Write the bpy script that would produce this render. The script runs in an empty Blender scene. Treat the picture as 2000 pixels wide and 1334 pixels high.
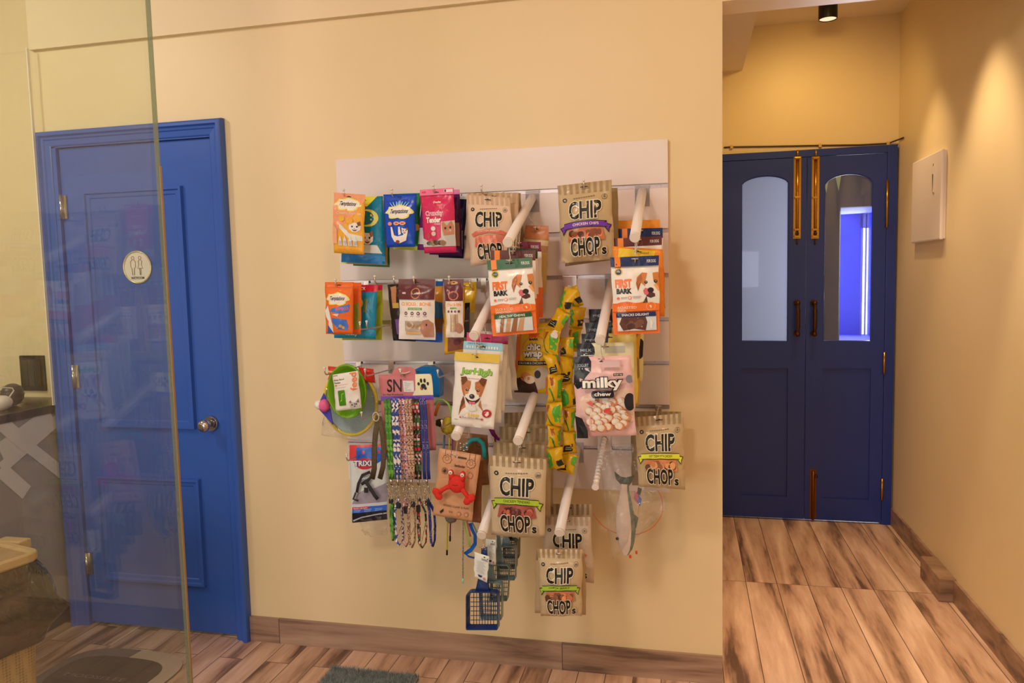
import bpy, bmesh, math, random
from mathutils import Vector, Matrix, noise, geometry
random.seed(11)
sc = bpy.context.scene
C = sc.collection

# ------------------------------------------------------------------ camera
YAW, PITCH, ROLL, FPX = 0.22802, -0.08411, 0.02351, 1489.4
CAM = Vector((0, -2.70, 1.46))
RM = Matrix.Rotation(YAW, 3, 'Z') @ Matrix.Rotation(PITCH, 3, 'X') @ Matrix.Rotation(ROLL, 3, 'Y')
cd = bpy.data.cameras.new('camera')
cam = bpy.data.objects.new('camera', cd)
C.objects.link(cam)
cam.matrix_world = Matrix.Translation(CAM) @ (RM @ Matrix.Rotation(math.pi / 2, 3, 'X')).to_4x4()
cd.sensor_width = 36
cd.lens = FPX * 36 / 2000
cd.clip_start = 0.05
cd.clip_end = 60
sc.camera = cam
sc.view_settings.view_transform = 'Standard'
sc.view_settings.look = 'None'
sc.view_settings.gamma = 1
sc.view_settings.use_curve_mapping = False
sc.view_settings.exposure = 0.0

# ------------------------------------------------------------------ world and lights
w = bpy.data.worlds.new('world')
sc.world = w
w.use_nodes = True
w.node_tree.nodes['Background'].inputs[0].default_value = (1.0, 0.87, 0.78, 1)
w.node_tree.nodes['Background'].inputs[1].default_value = 0.42


def area(name, loc, target, size, power, col, size_y=None, spread=180):
    d = bpy.data.lights.new(name, 'AREA')
    d.energy = power
    d.color = col
    d.size = size
    if size_y:
        d.shape = 'RECTANGLE'
        d.size_y = size_y
    d.spread = math.radians(spread)
    o = bpy.data.objects.new(name, d)
    C.objects.link(o)
    o.location = loc
    o.rotation_euler = (Vector(target) - Vector(loc)).to_track_quat('-Z', 'Y').to_euler()
    return o


def spot(name, loc, target, power, col, ang, blend=0.6, r=0.03):
    d = bpy.data.lights.new(name, 'SPOT')
    d.energy = power
    d.color = col
    d.spot_size = math.radians(ang)
    d.spot_blend = blend
    d.shadow_soft_size = r
    o = bpy.data.objects.new(name, d)
    C.objects.link(o)
    o.location = loc
    o.rotation_euler = (Vector(target) - Vector(loc)).to_track_quat('-Z', 'Y').to_euler()
    return o


# shop ceiling lights (main room), an added left fill and the shop front's daylight behind the camera
area('ceiling_light_main', (-1.02, -2.70, 2.80), (-1.3, -0.3, 0.7), 0.34, 27, (1, .82, .70))
area('fill_light_left', (-3.0, -1.35, 2.80), (-2.9, -0.2, 1.0), 0.34, 19, (1, .89, .77))  # unseen lamp added to brighten the left wall and blue door
area('ceiling_light_right', (0.0, -2.1, 2.80), (0.0, -0.5, 0), 0.20, 10, (1, .60, .30))
area('shopfront_daylight', (-2.2, -5.0, 1.3), (-1.0, 0, 0.8), 2.0, 52, (1, .90, .80), 1.6)
# corridor spots, warm
WARM = (1, .62, .20)
spot('corridor_spot_end', (0.62, 1.15, 2.70), (0.66, 1.95, 1.9), 20, WARM, 120, 1, .05)
spot('corridor_spot_wall', (0.80, 1.29, 2.74), (0.96, 1.29, 0.6), 36, (1, .68, .34), 66, .7)
spot('corridor_spot_wall', (0.80, 0.60, 2.74), (0.96, 0.60, 0.6), 74, (1, .71, .40), 66, .7)
spot('corridor_spot_wall', (0.80, -0.15, 2.74), (0.96, -0.15, 0.6), 80, (1, .73, .44), 70, .7)
spot('corridor_spot_wall', (0.80, -1.0, 2.74), (0.96, -1.0, 0.6), 50, (1, .76, .52), 70, .7)


# ------------------------------------------------------------------ pixel to place
def ray(px, py):
    return RM @ Vector((px - 1000, FPX, 667 - py))


def at(px, py, d=0.0):
    """point of the photo's pixel on the plane y = -d"""
    r = ray(px, py)
    t = (-d - CAM.y) / r.y
    return CAM + r * t


def atx(px, py, x):
    r = ray(px, py)
    return CAM + r * ((x - CAM.x) / r.x)


def atz(px, py, z=0.0):
    r = ray(px, py)
    return CAM + r * ((z - CAM.z) / r.z)


# ------------------------------------------------------------------ materials
def lin(c):
    return tuple(((v / 255) / 12.92 if v / 255 <= .04045 else (((v / 255) + .055) / 1.055) ** 2.4) for v in c[:3])


ILL = (0.84, 0.66, 0.56)
MC = {}


def newmat(name):
    m = bpy.data.materials.new(name)
    m.use_nodes = True
    nt = m.node_tree
    return m, nt, nt.nodes['Principled BSDF']


def col(c, rough=.38, metal=0.0, coat=0.0, bump=0.0, raw=False):
    """plain paint or print from an apparent sRGB colour under the shop light"""
    key = (tuple(c), rough, metal, coat, bump, raw)
    if key in MC:
        return MC[key]
    a = lin(c)
    if not raw:
        a = tuple(max(.0025, min(.88, v / i - .007)) for v, i in zip(a, ILL))
    m, nt, b = newmat('paint')
    b.inputs['Base Color'].default_value = (*a, 1)
    b.inputs['Roughness'].default_value = rough
    b.inputs['Metallic'].default_value = metal
    b.inputs['Coat Weight'].default_value = coat * .5
    b.inputs['Coat Roughness'].default_value = .12
    if not raw:
        b.inputs['Specular IOR Level'].default_value = .32
    # faint print grain so that no surface is perfectly even
    n = nt.nodes.new('ShaderNodeTexNoise')
    n.inputs['Scale'].default_value = 60
    n.inputs['Detail'].default_value = 3
    h = nt.nodes.new('ShaderNodeMapRange')
    h.inputs['To Min'].default_value = max(.02, rough - .08)
    h.inputs['To Max'].default_value = rough + .08
    tc = nt.nodes.new('ShaderNodeTexCoord')
    nt.links.new(tc.outputs['Object'], n.inputs['Vector'])
    nt.links.new(n.outputs['Fac'], h.inputs['Value'])
    nt.links.new(h.outputs['Result'], b.inputs['Roughness'])
    if not raw and not bump:      # crinkled foil and paper
        n2 = nt.nodes.new('ShaderNodeTexNoise')
        n2.inputs['Scale'].default_value = 16
        n2.inputs['Detail'].default_value = 2
        n2.inputs['Distortion'].default_value = .8
        nt.links.new(tc.outputs['Object'], n2.inputs['Vector'])
        bp = nt.nodes.new('ShaderNodeBump')
        bp.inputs['Strength'].default_value = .85
        bp.inputs['Distance'].default_value = .006
        nt.links.new(n2.outputs['Fac'], bp.inputs['Height'])
        nt.links.new(bp.outputs['Normal'], b.inputs['Normal'])
    if bump:
        bp = nt.nodes.new('ShaderNodeBump')
        bp.inputs['Strength'].default_value = bump
        bp.inputs['Distance'].default_value = .002
        nt.links.new(n.outputs['Fac'], bp.inputs['Height'])
        nt.links.new(bp.outputs['Normal'], b.inputs['Normal'])
    MC[key] = m
    return m


def emis(c, s):
    m = bpy.data.materials.new('glow')
    m.use_nodes = True
    nt = m.node_tree
    nt.nodes.clear()
    e = nt.nodes.new('ShaderNodeEmission')
    e.inputs[0].default_value = (*c, 1)
    e.inputs[1].default_value = s
    o = nt.nodes.new('ShaderNodeOutputMaterial')
    nt.links.new(e.outputs[0], o.inputs[0])
    return m


def noisy(name, c1, c2, scale, rough=.6, bump=.1, stretch=(1, 1, 1), dist=.003, detail=4):
    m, nt, b = newmat(name)
    tc = nt.nodes.new('ShaderNodeTexCoord')
    mp = nt.nodes.new('ShaderNodeMapping')
    mp.inputs['Scale'].default_value = stretch
    n = nt.nodes.new('ShaderNodeTexNoise')
    n.inputs['Scale'].default_value = scale
    n.inputs['Detail'].default_value = detail
    r = nt.nodes.new('ShaderNodeValToRGB')
    r.color_ramp.elements[0].position = .3
    r.color_ramp.elements[1].position = .7
    r.color_ramp.elements[0].color = (*c1, 1)
    r.color_ramp.elements[1].color = (*c2, 1)
    bp = nt.nodes.new('ShaderNodeBump')
    bp.inputs['Strength'].default_value = bump
    bp.inputs['Distance'].default_value = dist
    L = nt.links.new
    L(tc.outputs['Object'], mp.inputs[0])
    L(mp.outputs[0], n.inputs['Vector'])
    L(n.outputs['Fac'], r.inputs[0])
    L(r.outputs[0], b.inputs['Base Color'])
    L(n.outputs['Fac'], bp.inputs['Height'])
    L(bp.outputs[0], b.inputs['Normal'])
    b.inputs['Roughness'].default_value = rough
    return m


def clear(name, tint, refl=1.0, rough=0.0, body=None, bodyfac=0.0, ior=1.5, bumps=0, glow=False):
    """clear sheet: transparent, mirror by Fresnel, optionally milky"""
    m = bpy.data.materials.new(name)
    m.use_nodes = True
    nt = m.node_tree
    nt.nodes.clear()
    L = nt.links.new
    t = nt.nodes.new('ShaderNodeBsdfTransparent')
    t.inputs[0].default_value = (*tint, 1)
    g = nt.nodes.new('ShaderNodeBsdfGlossy')
    g.inputs['Roughness'].default_value = rough
    f = nt.nodes.new('ShaderNodeFresnel')
    gm = nt.nodes.new('ShaderNodeNewGeometry')      # same reflectance on both faces of the sheet
    io = nt.nodes.new('ShaderNodeMix')
    io.inputs[2].default_value = ior
    io.inputs[3].default_value = 1 / ior
    L(gm.outputs['Backfacing'], io.inputs[0])
    L(io.outputs[0], f.inputs[0])
    mu = nt.nodes.new('ShaderNodeMath')
    mu.operation = 'MULTIPLY'
    mu.use_clamp = True
    mu.inputs[1].default_value = refl
    mx = nt.nodes.new('ShaderNodeMixShader')
    o = nt.nodes.new('ShaderNodeOutputMaterial')
    L(f.outputs[0], mu.inputs[0])
    L(mu.outputs[0], mx.inputs[0])
    src = t.outputs[0]
    if body:
        d = nt.nodes.new('ShaderNodeBsdfTranslucent' if glow else 'ShaderNodeBsdfDiffuse')
        d.inputs[0].default_value = (*body, 1)
        m2 = nt.nodes.new('ShaderNodeMixShader')
        m2.inputs[0].default_value = bodyfac
        L(src, m2.inputs[1])
        L(d.outputs[0], m2.inputs[2])
        src = m2.outputs[0]
    L(src, mx.inputs[1])
    L(g.outputs[0], mx.inputs[2])
    if bumps:
        n = nt.nodes.new('ShaderNodeTexNoise')
        n.inputs['Scale'].default_value = bumps
        n.inputs['Detail'].default_value = 2
        n.inputs['Distortion'].default_value = 1.2
        bp = nt.nodes.new('ShaderNodeBump')
        bp.inputs['Strength'].default_value = 1
        bp.inputs['Distance'].default_value = .02
        tc = nt.nodes.new('ShaderNodeTexCoord')
        L(tc.outputs['Object'], n.inputs['Vector'])
        L(n.outputs['Fac'], bp.inputs['Height'])
        L(bp.outputs[0], g.inputs['Normal'])
    L(mx.outputs[0], o.inputs[0])
    return m


def wood(name, dark, mid, light, room=True, along='y'):
    """wood-look tile: stretched grain that changes from board to board, thin joints"""
    m, nt, b = newmat(name)
    N = nt.nodes.new
    L = nt.links.new
    tc = N('ShaderNodeTexCoord')
    sx = N('ShaderNodeSeparateXYZ')
    L(tc.outputs['Object'], sx.inputs[0])

    def swap(off):
        cb = N('ShaderNodeCombineXYZ')
        if along == 'y':
            L(sx.outputs['Y'], cb.inputs[0])
            L(sx.outputs['X'], cb.inputs[1])
        else:
            L(sx.outputs['X'], cb.inputs[0])
            L(sx.outputs['Z'], cb.inputs[1])
        ad = N('ShaderNodeVectorMath')
        ad.operation = 'ADD'
        ad.inputs[1].default_value = off
        L(cb.outputs[0], ad.inputs[0])
        return ad.outputs[0]

    def brick(width, row, offset, off, mortar=.0016):
        br = N('ShaderNodeTexBrick')
        L(swap(off), br.inputs['Vector'])
        br.inputs['Scale'].default_value = 1
        br.inputs['Brick Width'].default_value = width
        br.inputs['Row Height'].default_value = row
        br.inputs['Mortar Size'].default_value = mortar
        br.inputs['Mortar Smooth'].default_value = .3
        br.inputs['Color1'].default_value = (0, 0, 0, 1)
        br.inputs['Color2'].default_value = (1, 1, 1, 1)
        br.offset = offset
        br.squash = 1
        return br
    if room:
        b1 = brick(1.2, .14, 0.0, (-0.95 + 1.2 * 5, .02 + 1.4, 0))
        b2 = brick(.42, .10, 0.37, (4.2, 3.0, 0))
        gt = N('ShaderNodeMath')
        gt.operation = 'GREATER_THAN'
        L(sx.outputs['X'], gt.inputs[0])
        gt.inputs[1].default_value = .113
        cm = N('ShaderNodeMix')
        cm.data_type = 'RGBA'
        L(gt.outputs[0], cm.inputs[0])
        L(b2.outputs['Color'], cm.inputs[6])
        L(b1.outputs['Color'], cm.inputs[7])
        fm = N('ShaderNodeMix')
        L(gt.outputs[0], fm.inputs[0])
        L(b2.outputs['Fac'], fm.inputs[2])
        L(b1.outputs['Fac'], fm.inputs[3])
        rnd, fac = cm.outputs[2], fm.outputs[0]
    else:
        b1 = brick(1.16, 2.0, 0, (.8, .5, 0))
        rnd, fac = b1.outputs['Color'], b1.outputs['Fac']
    # grain
    mp = N('ShaderNodeMapping')
    mp.inputs['Scale'].default_value = (9, 1.0, 1) if along == 'y' else (1.3, 5, 16)
    L(tc.outputs['Object'], mp.inputs[0])
    sc_ = N('ShaderNodeVectorMath')
    sc_.operation = 'SCALE'
    sc_.inputs['Scale'].default_value = 11
    L(rnd, sc_.inputs[0])
    ad = N('ShaderNodeVectorMath')
    ad.operation = 'ADD'
    L(mp.outputs[0], ad.inputs[0])
    L(sc_.outputs[0], ad.inputs[1])
    n1 = N('ShaderNodeTexNoise')
    n1.inputs['Scale'].default_value = .95
    n1.inputs['Detail'].default_value = 3
    n1.inputs['Roughness'].default_value = .45
    n1.inputs['Distortion'].default_value = 1.1
    L(ad.outputs[0], n1.inputs['Vector'])
    n2 = N('ShaderNodeTexNoise')
    n2.inputs['Scale'].default_value = 7
    n2.inputs['Detail'].default_value = 6
    n2.inputs['Roughness'].default_value = .65
    L(ad.outputs[0], n2.inputs['Vector'])
    mx = N('ShaderNodeMix')
    mx.inputs[0].default_value = .24
    L(n1.outputs['Fac'], mx.inputs[2])
    L(n2.outputs['Fac'], mx.inputs[3])
    r = N('ShaderNodeValToRGB')
    cr = r.color_ramp
    cr.elements[0].position = .36
    cr.elements[0].color = (*dark, 1)
    cr.elements[1].position = .66
    cr.elements[1].color = (*light, 1)
    e = cr.elements.new(.47)
    e.color = (*mid, 1)
    L(mx.outputs[0], r.inputs[0])
    jm = N('ShaderNodeMix')
    jm.data_type = 'RGBA'
    L(fac, jm.inputs[0])
    L(r.outputs[0], jm.inputs[6])
    jm.inputs[7].default_value = (*[v * .45 for v in dark], 1)
    L(jm.outputs[2], b.inputs['Base Color'])
    b.inputs['Roughness'].default_value = .36
    bp = N('ShaderNodeBump')
    bp.inputs['Strength'].default_value = .15
    bp.inputs['Distance'].default_value = .002
    L(n2.outputs['Fac'], bp.inputs['Height'])
    L(bp.outputs[0], b.inputs['Normal'])
    return m


M_WALL = noisy('yellow_wall_paint', (.79, .65, .405), (.81, .67, .42), 3, .45, .03, detail=6)
M_CEIL = noisy('ceiling_paint', (.80, .70, .60), (.82, .72, .62), 3, .7, .03)
M_BEAM = noisy('beam_paint', (.80, .67, .46), (.82, .69, .475), 3, .6, .03)
M_FLOOR = wood('wood_tile', (.14, .078, .05), (.50, .31, .22), (.78, .56, .44))
M_SKIRT = wood('wood_skirting', (.15, .095, .072), (.32, .205, .15), (.46, .32, .24), False, 'x')
M_BLUE = noisy('blue_gloss_paint', (.034, .112, .50), (.038, .121, .53), 2, .26, .02)
M_NAVY = noisy('navy_gloss_paint', (.012, .036, .27), (.013, .039, .29), 2, .36, .03)
M_PANEL = noisy('white_laminate', (.81, .74, .76), (.83, .76, .78), 2, .35, .01)
M_GROOVE = col((205, 195, 200), .3, .6, raw=True)
M_WHITE = col((232, 226, 222), .35, raw=True)
M_TUBE = col((242, 238, 242), .35, raw=True)
M_CHROME = col((200, 196, 192), .16, 1, raw=True)
M_WIRE = col((215, 205, 198), .25, .7, raw=True)
M_BRASS = col((196, 148, 62), .25, 1, raw=True)
M_BRONZE = col((92, 62, 40), .32, 1, raw=True)
M_BLACK = col((18, 17, 19), .4, raw=True)
M_GLASS = clear('pane_glass', (.93, .97, .905), 1.0, 0, (.80, .86, .92), .03)
M_GLASSEDGE = clear('glass_edge', (.62, .70, .60), 2.0, .15, (.42, .46, .38), .35)
M_FILM = clear('plastic_film', (.97, .97, .97), 1.3, .12, (.8, .78, .75), .05, 1.45, 22)
M_CLEARPL = clear('clear_plate', (.93, .93, .95), 1.2, .05, (.75, .75, .8), .35)


# ------------------------------------------------------------------ mesh builder
class MB:
    def __init__(s):
        s.v, s.f, s.m, s.mats, s.sm = [], [], [], [], []

    def mi(s, mat):
        if mat not in s.mats:
            s.mats.append(mat)
        return s.mats.index(mat)

    def add(s, vs, fs, mat, smooth=False):
        o = len(s.v)
        k = s.mi(mat)
        s.v += [Vector(v) for v in vs]
        for f in fs:
            s.f.append(tuple(i + o for i in f))
            s.m.append(k)
            s.sm.append(smooth)
        return s

    def box(s, lo, hi, mat, bev=0.0):
        x0, y0, z0 = [min(a, b) for a, b in zip(lo, hi)]
        x1, y1, z1 = [max(a, b) for a, b in zip(lo, hi)]
        if bev <= 0:
            vs = [(x, y, z) for z in (z0, z1) for y in (y0, y1) for x in (x0, x1)]
            return s.add(vs, [(0, 2, 3, 1), (4, 5, 7, 6), (0, 1, 5, 4), (2, 6, 7, 3), (0, 4, 6, 2), (1, 3, 7, 5)], mat)
        bm = bmesh.new()
        bmesh.ops.create_cube(bm, size=1)
        for v in bm.verts:
            v.co = Vector(((x0 + x1) / 2 + v.co.x * (x1 - x0), (y0 + y1) / 2 + v.co.y * (y1 - y0), (z0 + z1) / 2 + v.co.z * (z1 - z0)))
        bmesh.ops.bevel(bm, geom=bm.edges[:], offset=bev, segments=2, affect='EDGES', profile=.6)
        return s.bm(bm, mat, False)

    def bm(s, bm, mat, smooth=True):
        bm.verts.index_update()
        s.add([v.co.copy() for v in bm.verts], [tuple(v.index for v in f.verts) for f in bm.faces], mat, smooth)
        bm.free()
        return s

    def cyl(s, a, b, r0, mat, r1=None, n=14, cap=True):
        return s.tube([a, b], [r0, r0 if r1 is None else r1], mat, n, cap)

    def tube(s, pts, r, mat, n=10, cap=True, flat=None):
        """swept round (or flattened) section"""
        pts = [Vector(p) for p in pts]
        rs = r if isinstance(r, (list, tuple)) else [r] * len(pts)
        vs, fs = [], []
        prev = None
        for i, p in enumerate(pts):
            t = (pts[min(i + 1, len(pts) - 1)] - pts[max(i - 1, 0)])
            t.normalize()
            if prev is None:
                up = Vector((0, 0, 1)) if abs(t.z) < .9 else Vector((1, 0, 0))
                if flat is not None:
                    up = Vector(flat)
                u = t.cross(up).normalized()
            else:
                u = (prev - t * prev.dot(t)).normalized()
            prev = u
            v = t.cross(u)
            for k in range(n):
                a = 2 * math.pi * k / n
                q = .18 if flat is not None else 1
                vs.append(p + u * math.cos(a) * rs[i] + v * math.sin(a) * rs[i] * q)
        for i in range(len(pts) - 1):
            for k in range(n):
                k2 = (k + 1) % n
                fs.append((i * n + k, i * n + k2, (i + 1) * n + k2, (i + 1) * n + k))
        s.add(vs, fs, mat, True)
        if cap:
            o = len(s.v) - len(vs)
            k = s.mi(mat)
            s.f += [tuple(o + j for j in range(n - 1, -1, -1)), tuple(o + (len(pts) - 1) * n + j for j in range(n))]
            s.m += [k, k]
            s.sm += [False, False]
        return s

    def ball(s, c, r, mat, n=12, scale=(1, 1, 1), rot=None, lump=0):
        bm = bmesh.new()
        bmesh.ops.create_icosphere(bm, subdivisions=3 if n > 10 else 2, radius=1)
        c = Vector(c)
        for v in bm.verts:
            p = Vector((v.co.x * scale[0], v.co.y * scale[1], v.co.z * scale[2])) * r
            if lump:
                p *= 1 + lump * noise.noise(v.co * 2.3 + c * 9)
            if rot:
                p = rot @ p
            v.co = c + p
        return s.bm(bm, mat, True)

    def prism(s, pts, d, mat, back=None):
        """outline (3-D points, flat) given thickness by vector d"""
        pts = [Vector(p) for p in pts]
        n = len(pts)
        d = Vector(d)
        s.add(pts + [p + d for p in pts], [tuple(range(n)), tuple(range(2 * n - 1, n - 1, -1))] +
              [(i, i + n, (i + 1) % n + n, (i + 1) % n) for i in range(n)], mat)
        return s

    def build(s, name, parent=None, origin=None, label=None, cat=None, group=None, kind=None):
        if origin is None:
            xs = [v.x for v in s.v]
            ys = [v.y for v in s.v]
            zs = [v.z for v in s.v]
            origin = Vector(((min(xs) + max(xs)) / 2, (min(ys) + max(ys)) / 2, min(zs)))
        origin = Vector(origin)
        me = bpy.data.meshes.new(name)
        me.from_pydata([v - origin for v in s.v], [], s.f)
        for m in s.mats:
            me.materials.append(m)
        me.polygons.foreach_set('material_index', s.m)
        me.polygons.foreach_set('use_smooth', s.sm)
        me.validate()
        bm = bmesh.new()
        bm.from_mesh(me)
        if not getattr(s, 'keepn', False):
            bmesh.ops.recalc_face_normals(bm, faces=bm.faces[:])
        bm.to_mesh(me)
        bm.free()
        o = bpy.data.objects.new(name, me)
        C.objects.link(o)
        o.location = origin
        o['_o'] = 0
        del o['_o']
        ORG[o.name] = origin
        if parent is not None:
            o.parent = parent
            o.location = origin - ORG[parent.name]
        tag(o, label, cat, group, kind)
        return o


ORG = {}


def tag(o, label=None, cat=None, group=None, kind=None):
    if label:
        o['label'] = label
    if cat:
        o['category'] = cat
    if group:
        o['group'] = group
    if kind:
        o['kind'] = kind
    return o


def thing(name, label, cat, loc, group=None):
    o = bpy.data.objects.new(name, None)
    C.objects.link(o)
    o.location = Vector(loc)
    o.empty_display_size = .05
    ORG[o.name] = Vector(loc)
    return tag(o, label, cat, group)


# ------------------------------------------------------------------ text outlines
TX = {}


def textmesh(text, bold=0.0):
    k = (text, bold)
    if k in TX:
        return TX[k]
    cu = bpy.data.curves.new('t', 'FONT')
    cu.body = text
    cu.size = 1
    cu.offset = bold
    cu.resolution_u = 3
    cu.fill_mode = 'FRONT'
    cu.dimensions = '2D'
    ob = bpy.data.objects.new('t', cu)
    C.objects.link(ob)
    dg = bpy.context.evaluated_depsgraph_get()
    dg.update()
    me = ob.evaluated_get(dg).to_mesh()
    vs = [(v.co.x, v.co.y) for v in me.vertices]
    fs = [tuple(p.vertices) for p in me.polygons]
    ob.evaluated_get(dg).to_mesh_clear()
    bpy.data.objects.remove(ob)
    bpy.data.curves.remove(cu)
    if not vs:
        vs, fs = [(0, 0), (1, 0), (1, 1)], [(0, 1, 2)]
    x0, x1 = min(v[0] for v in vs), max(v[0] for v in vs)
    y0, y1 = min(v[1] for v in vs), max(v[1] for v in vs)
    vs = [((x - x0) / max(1e-6, x1 - x0), (y - y0) / max(1e-6, y1 - y0)) for x, y in vs]
    TX[k] = (vs, fs)
    return TX[k]


def earclip(poly):
    return geometry.tessellate_polygon([[Vector((x, y, 0)) for x, y in poly]])


# ------------------------------------------------------------------ printed sheets and pouches
# art items, s to the right and t downwards, both 0..1 over the pouch:
#  ('r',s0,t0,s1,t1,c)  ('p',pts,c)  ('e',cs,ct,rs,rt,c)  ('t',text,s0,t0,s1,t1,c[,bold,shear,arc])
def ell(cs, ct, rs, rt, n=22):
    return [(cs + rs * math.cos(2 * math.pi * i / n), ct + rt * math.sin(2 * math.pi * i / n)) for i in range(n)]


class Sheet:
    def __init__(s, quad, d, T=.02, wrinkle=.0015, waist=0.0, n=12, m=16, seal=.14, thick=.0008, seed=0, sag=0.0):
        dd = d if isinstance(d, (list, tuple)) else [d] * 4
        s.q = [at(p[0], p[1], z) for p, z in zip(quad, dd)]  # TL TR BR BL
        s.n, s.m = n, m
        TL, TR, BR, BL = s.q
        s.c = (TL + TR) / 2
        nrm = (TR - TL).cross(BL - TL).normalized()
        if nrm.y > 0:
            nrm = -nrm
        s.nrm = nrm
        s.g = {}
        s.gb = {}
        h = ((BL - TL).length + (BR - TR).length) / 2
        wdt = (TR - TL).length
        for j in range(m + 1):
            t = j / m
            for i in range(n + 1):
                u = i / n
                f = 0 if t < seal else math.sin(math.pi * min(1, (t - seal) / (1 - seal)) ** .8) ** .55
                if t >= 1:
                    f = 0
                b = max(0.0, math.sin(math.pi * u)) ** .62 * f
                uw = u + waist * math.sin(math.pi * t) * (.5 - u) * 2 * .5
                e = .004 * noise.noise(Vector((t * 4, seed * 3.1, u > .5)))
                uu = uw + e * (1 if u in (0, 1) else .3) / max(.05, wdt)
                tt = t + (sag * math.sin(math.pi * u) if j == m else 0)
                p = TL.lerp(TR, uu).lerp(BL.lerp(BR, uu), tt)
                wr = 1.5 * wrinkle * (noise.noise(Vector((u * 5, t * 6, seed * 7.7))) + .6 * noise.noise(Vector((u * 13, t * 9, seed * 1.7))))
                if t < seal:
                    wr *= .4
                s.g[i, j] = p + nrm * (T * .62 * b + wr + thick)
                s.gb[i, j] = p + nrm * (-T * .38 * b + wr * .5)
        s.nv = {}
        s.w, s.h = wdt, h

    def P(s, u, v, off=0.0):
        n, m = s.n, s.m
        x = min(max(u, 0), 1) * n
        y = min(max(v, 0), 1) * m
        i = min(int(x), n - 1)
        j = min(int(y), m - 1)
        a, b = x - i, y - j
        g = s.g
        p = g[i, j].lerp(g[i + 1, j], a).lerp(g[i, j + 1].lerp(g[i + 1, j + 1], a), b)
        return p + s.nrm * off

    def body(s, mb, mat, backmat=None, hole=None):
        n, m = s.n, s.m
        idx = {}
        vs = []
        for k, g in ((0, s.g), (1, s.gb)):
            for j in range(m + 1):
                for i in range(n + 1):
                    idx[k, i, j] = len(vs)
                    vs.append(g[i, j])
        fs = []
        for j in range(m):
            for i in range(n):
                fs.append((idx[0, i, j], idx[0, i, j + 1], idx[0, i + 1, j + 1], idx[0, i + 1, j]))
                fs.append((idx[1, i, j], idx[1, i + 1, j], idx[1, i + 1, j + 1], idx[1, i, j + 1]))
        for i in range(n):
            fs.append((idx[0, i, 0], idx[0, i + 1, 0], idx[1, i + 1, 0], idx[1, i, 0]))
            fs.append((idx[0, i, m], idx[1, i, m], idx[1, i + 1, m], idx[0, i + 1, m]))
        for j in range(m):
            fs.append((idx[0, 0, j], idx[1, 0, j], idx[1, 0, j + 1], idx[0, 0, j + 1]))
            fs.append((idx[0, n, j], idx[0, n, j + 1], idx[1, n, j + 1], idx[1, n, j]))
        mb.add(vs, fs, mat, True)

    def art(s, mb, items, rough=.38, layer0=1, coat=0.0):
        for li, it in enumerate(items):
            k = it[0]
            c = it[-1]
            if k == 'r':
                pts = [(it[1], it[2]), (it[3], it[2]), (it[3], it[4]), (it[1], it[4])]
                vs, fs, c = pts, [(0, 1, 2, 3)], it[5]
            elif k == 'e':
                vs = ell(*it[1:5])
                fs, c = [tuple(range(len(vs)))], it[5]
            elif k == 'p':
                vs, c = list(it[1]), it[2]
                fs = [tuple(f) for f in earclip(vs)]
            elif k == 't':
                _, text, s0, t0, s1, t1, c = it[:7]
                bold = it[7] if len(it) > 7 else 0
                sh = it[8] if len(it) > 8 else 0
                arc = it[9] if len(it) > 9 else 0
                v0, fs = textmesh(text, bold)
                vs = [(s0 + (x + sh * y * .3) * (s1 - s0), t1 - y * (t1 - t0) - arc * math.sin(math.pi * x)) for x, y in v0]
            mat = c if isinstance(c, bpy.types.Material) else col(c, rough, coat=coat)
            bm = bmesh.new()
            bv = [bm.verts.new((min(1, max(0, x)), min(1, max(0, y)), 0)) for x, y in vs]
            for f in fs:
                try:
                    bm.faces.new([bv[q] for q in f])
                except ValueError:
                    pass
            xs = [x for x, _ in vs]
            ys = [y for _, y in vs]
            for q in range(1, s.n):
                x = q / s.n
                if min(xs) < x < max(xs):
                    bmesh.ops.bisect_plane(bm, geom=bm.verts[:] + bm.edges[:] + bm.faces[:], plane_co=(x, 0, 0), plane_no=(1, 0, 0))
            for q in range(1, s.m):
                y = q / s.m
                if min(ys) < y < max(ys):
                    bmesh.ops.bisect_plane(bm, geom=bm.verts[:] + bm.edges[:] + bm.faces[:], plane_co=(0, y, 0), plane_no=(0, 1, 0))
            for v in bm.verts:
                v.co = s.P(v.co.x, v.co.y, .00035 + .00016 * (layer0 + li))
            bm.faces.ensure_lookup_table()
            for f in bm.faces:
                f.normal_update()
                if f.normal.dot(s.nrm) < 0:
                    f.normal_flip()
            mb.bm(bm, mat, True)


SEED = [0]


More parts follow.
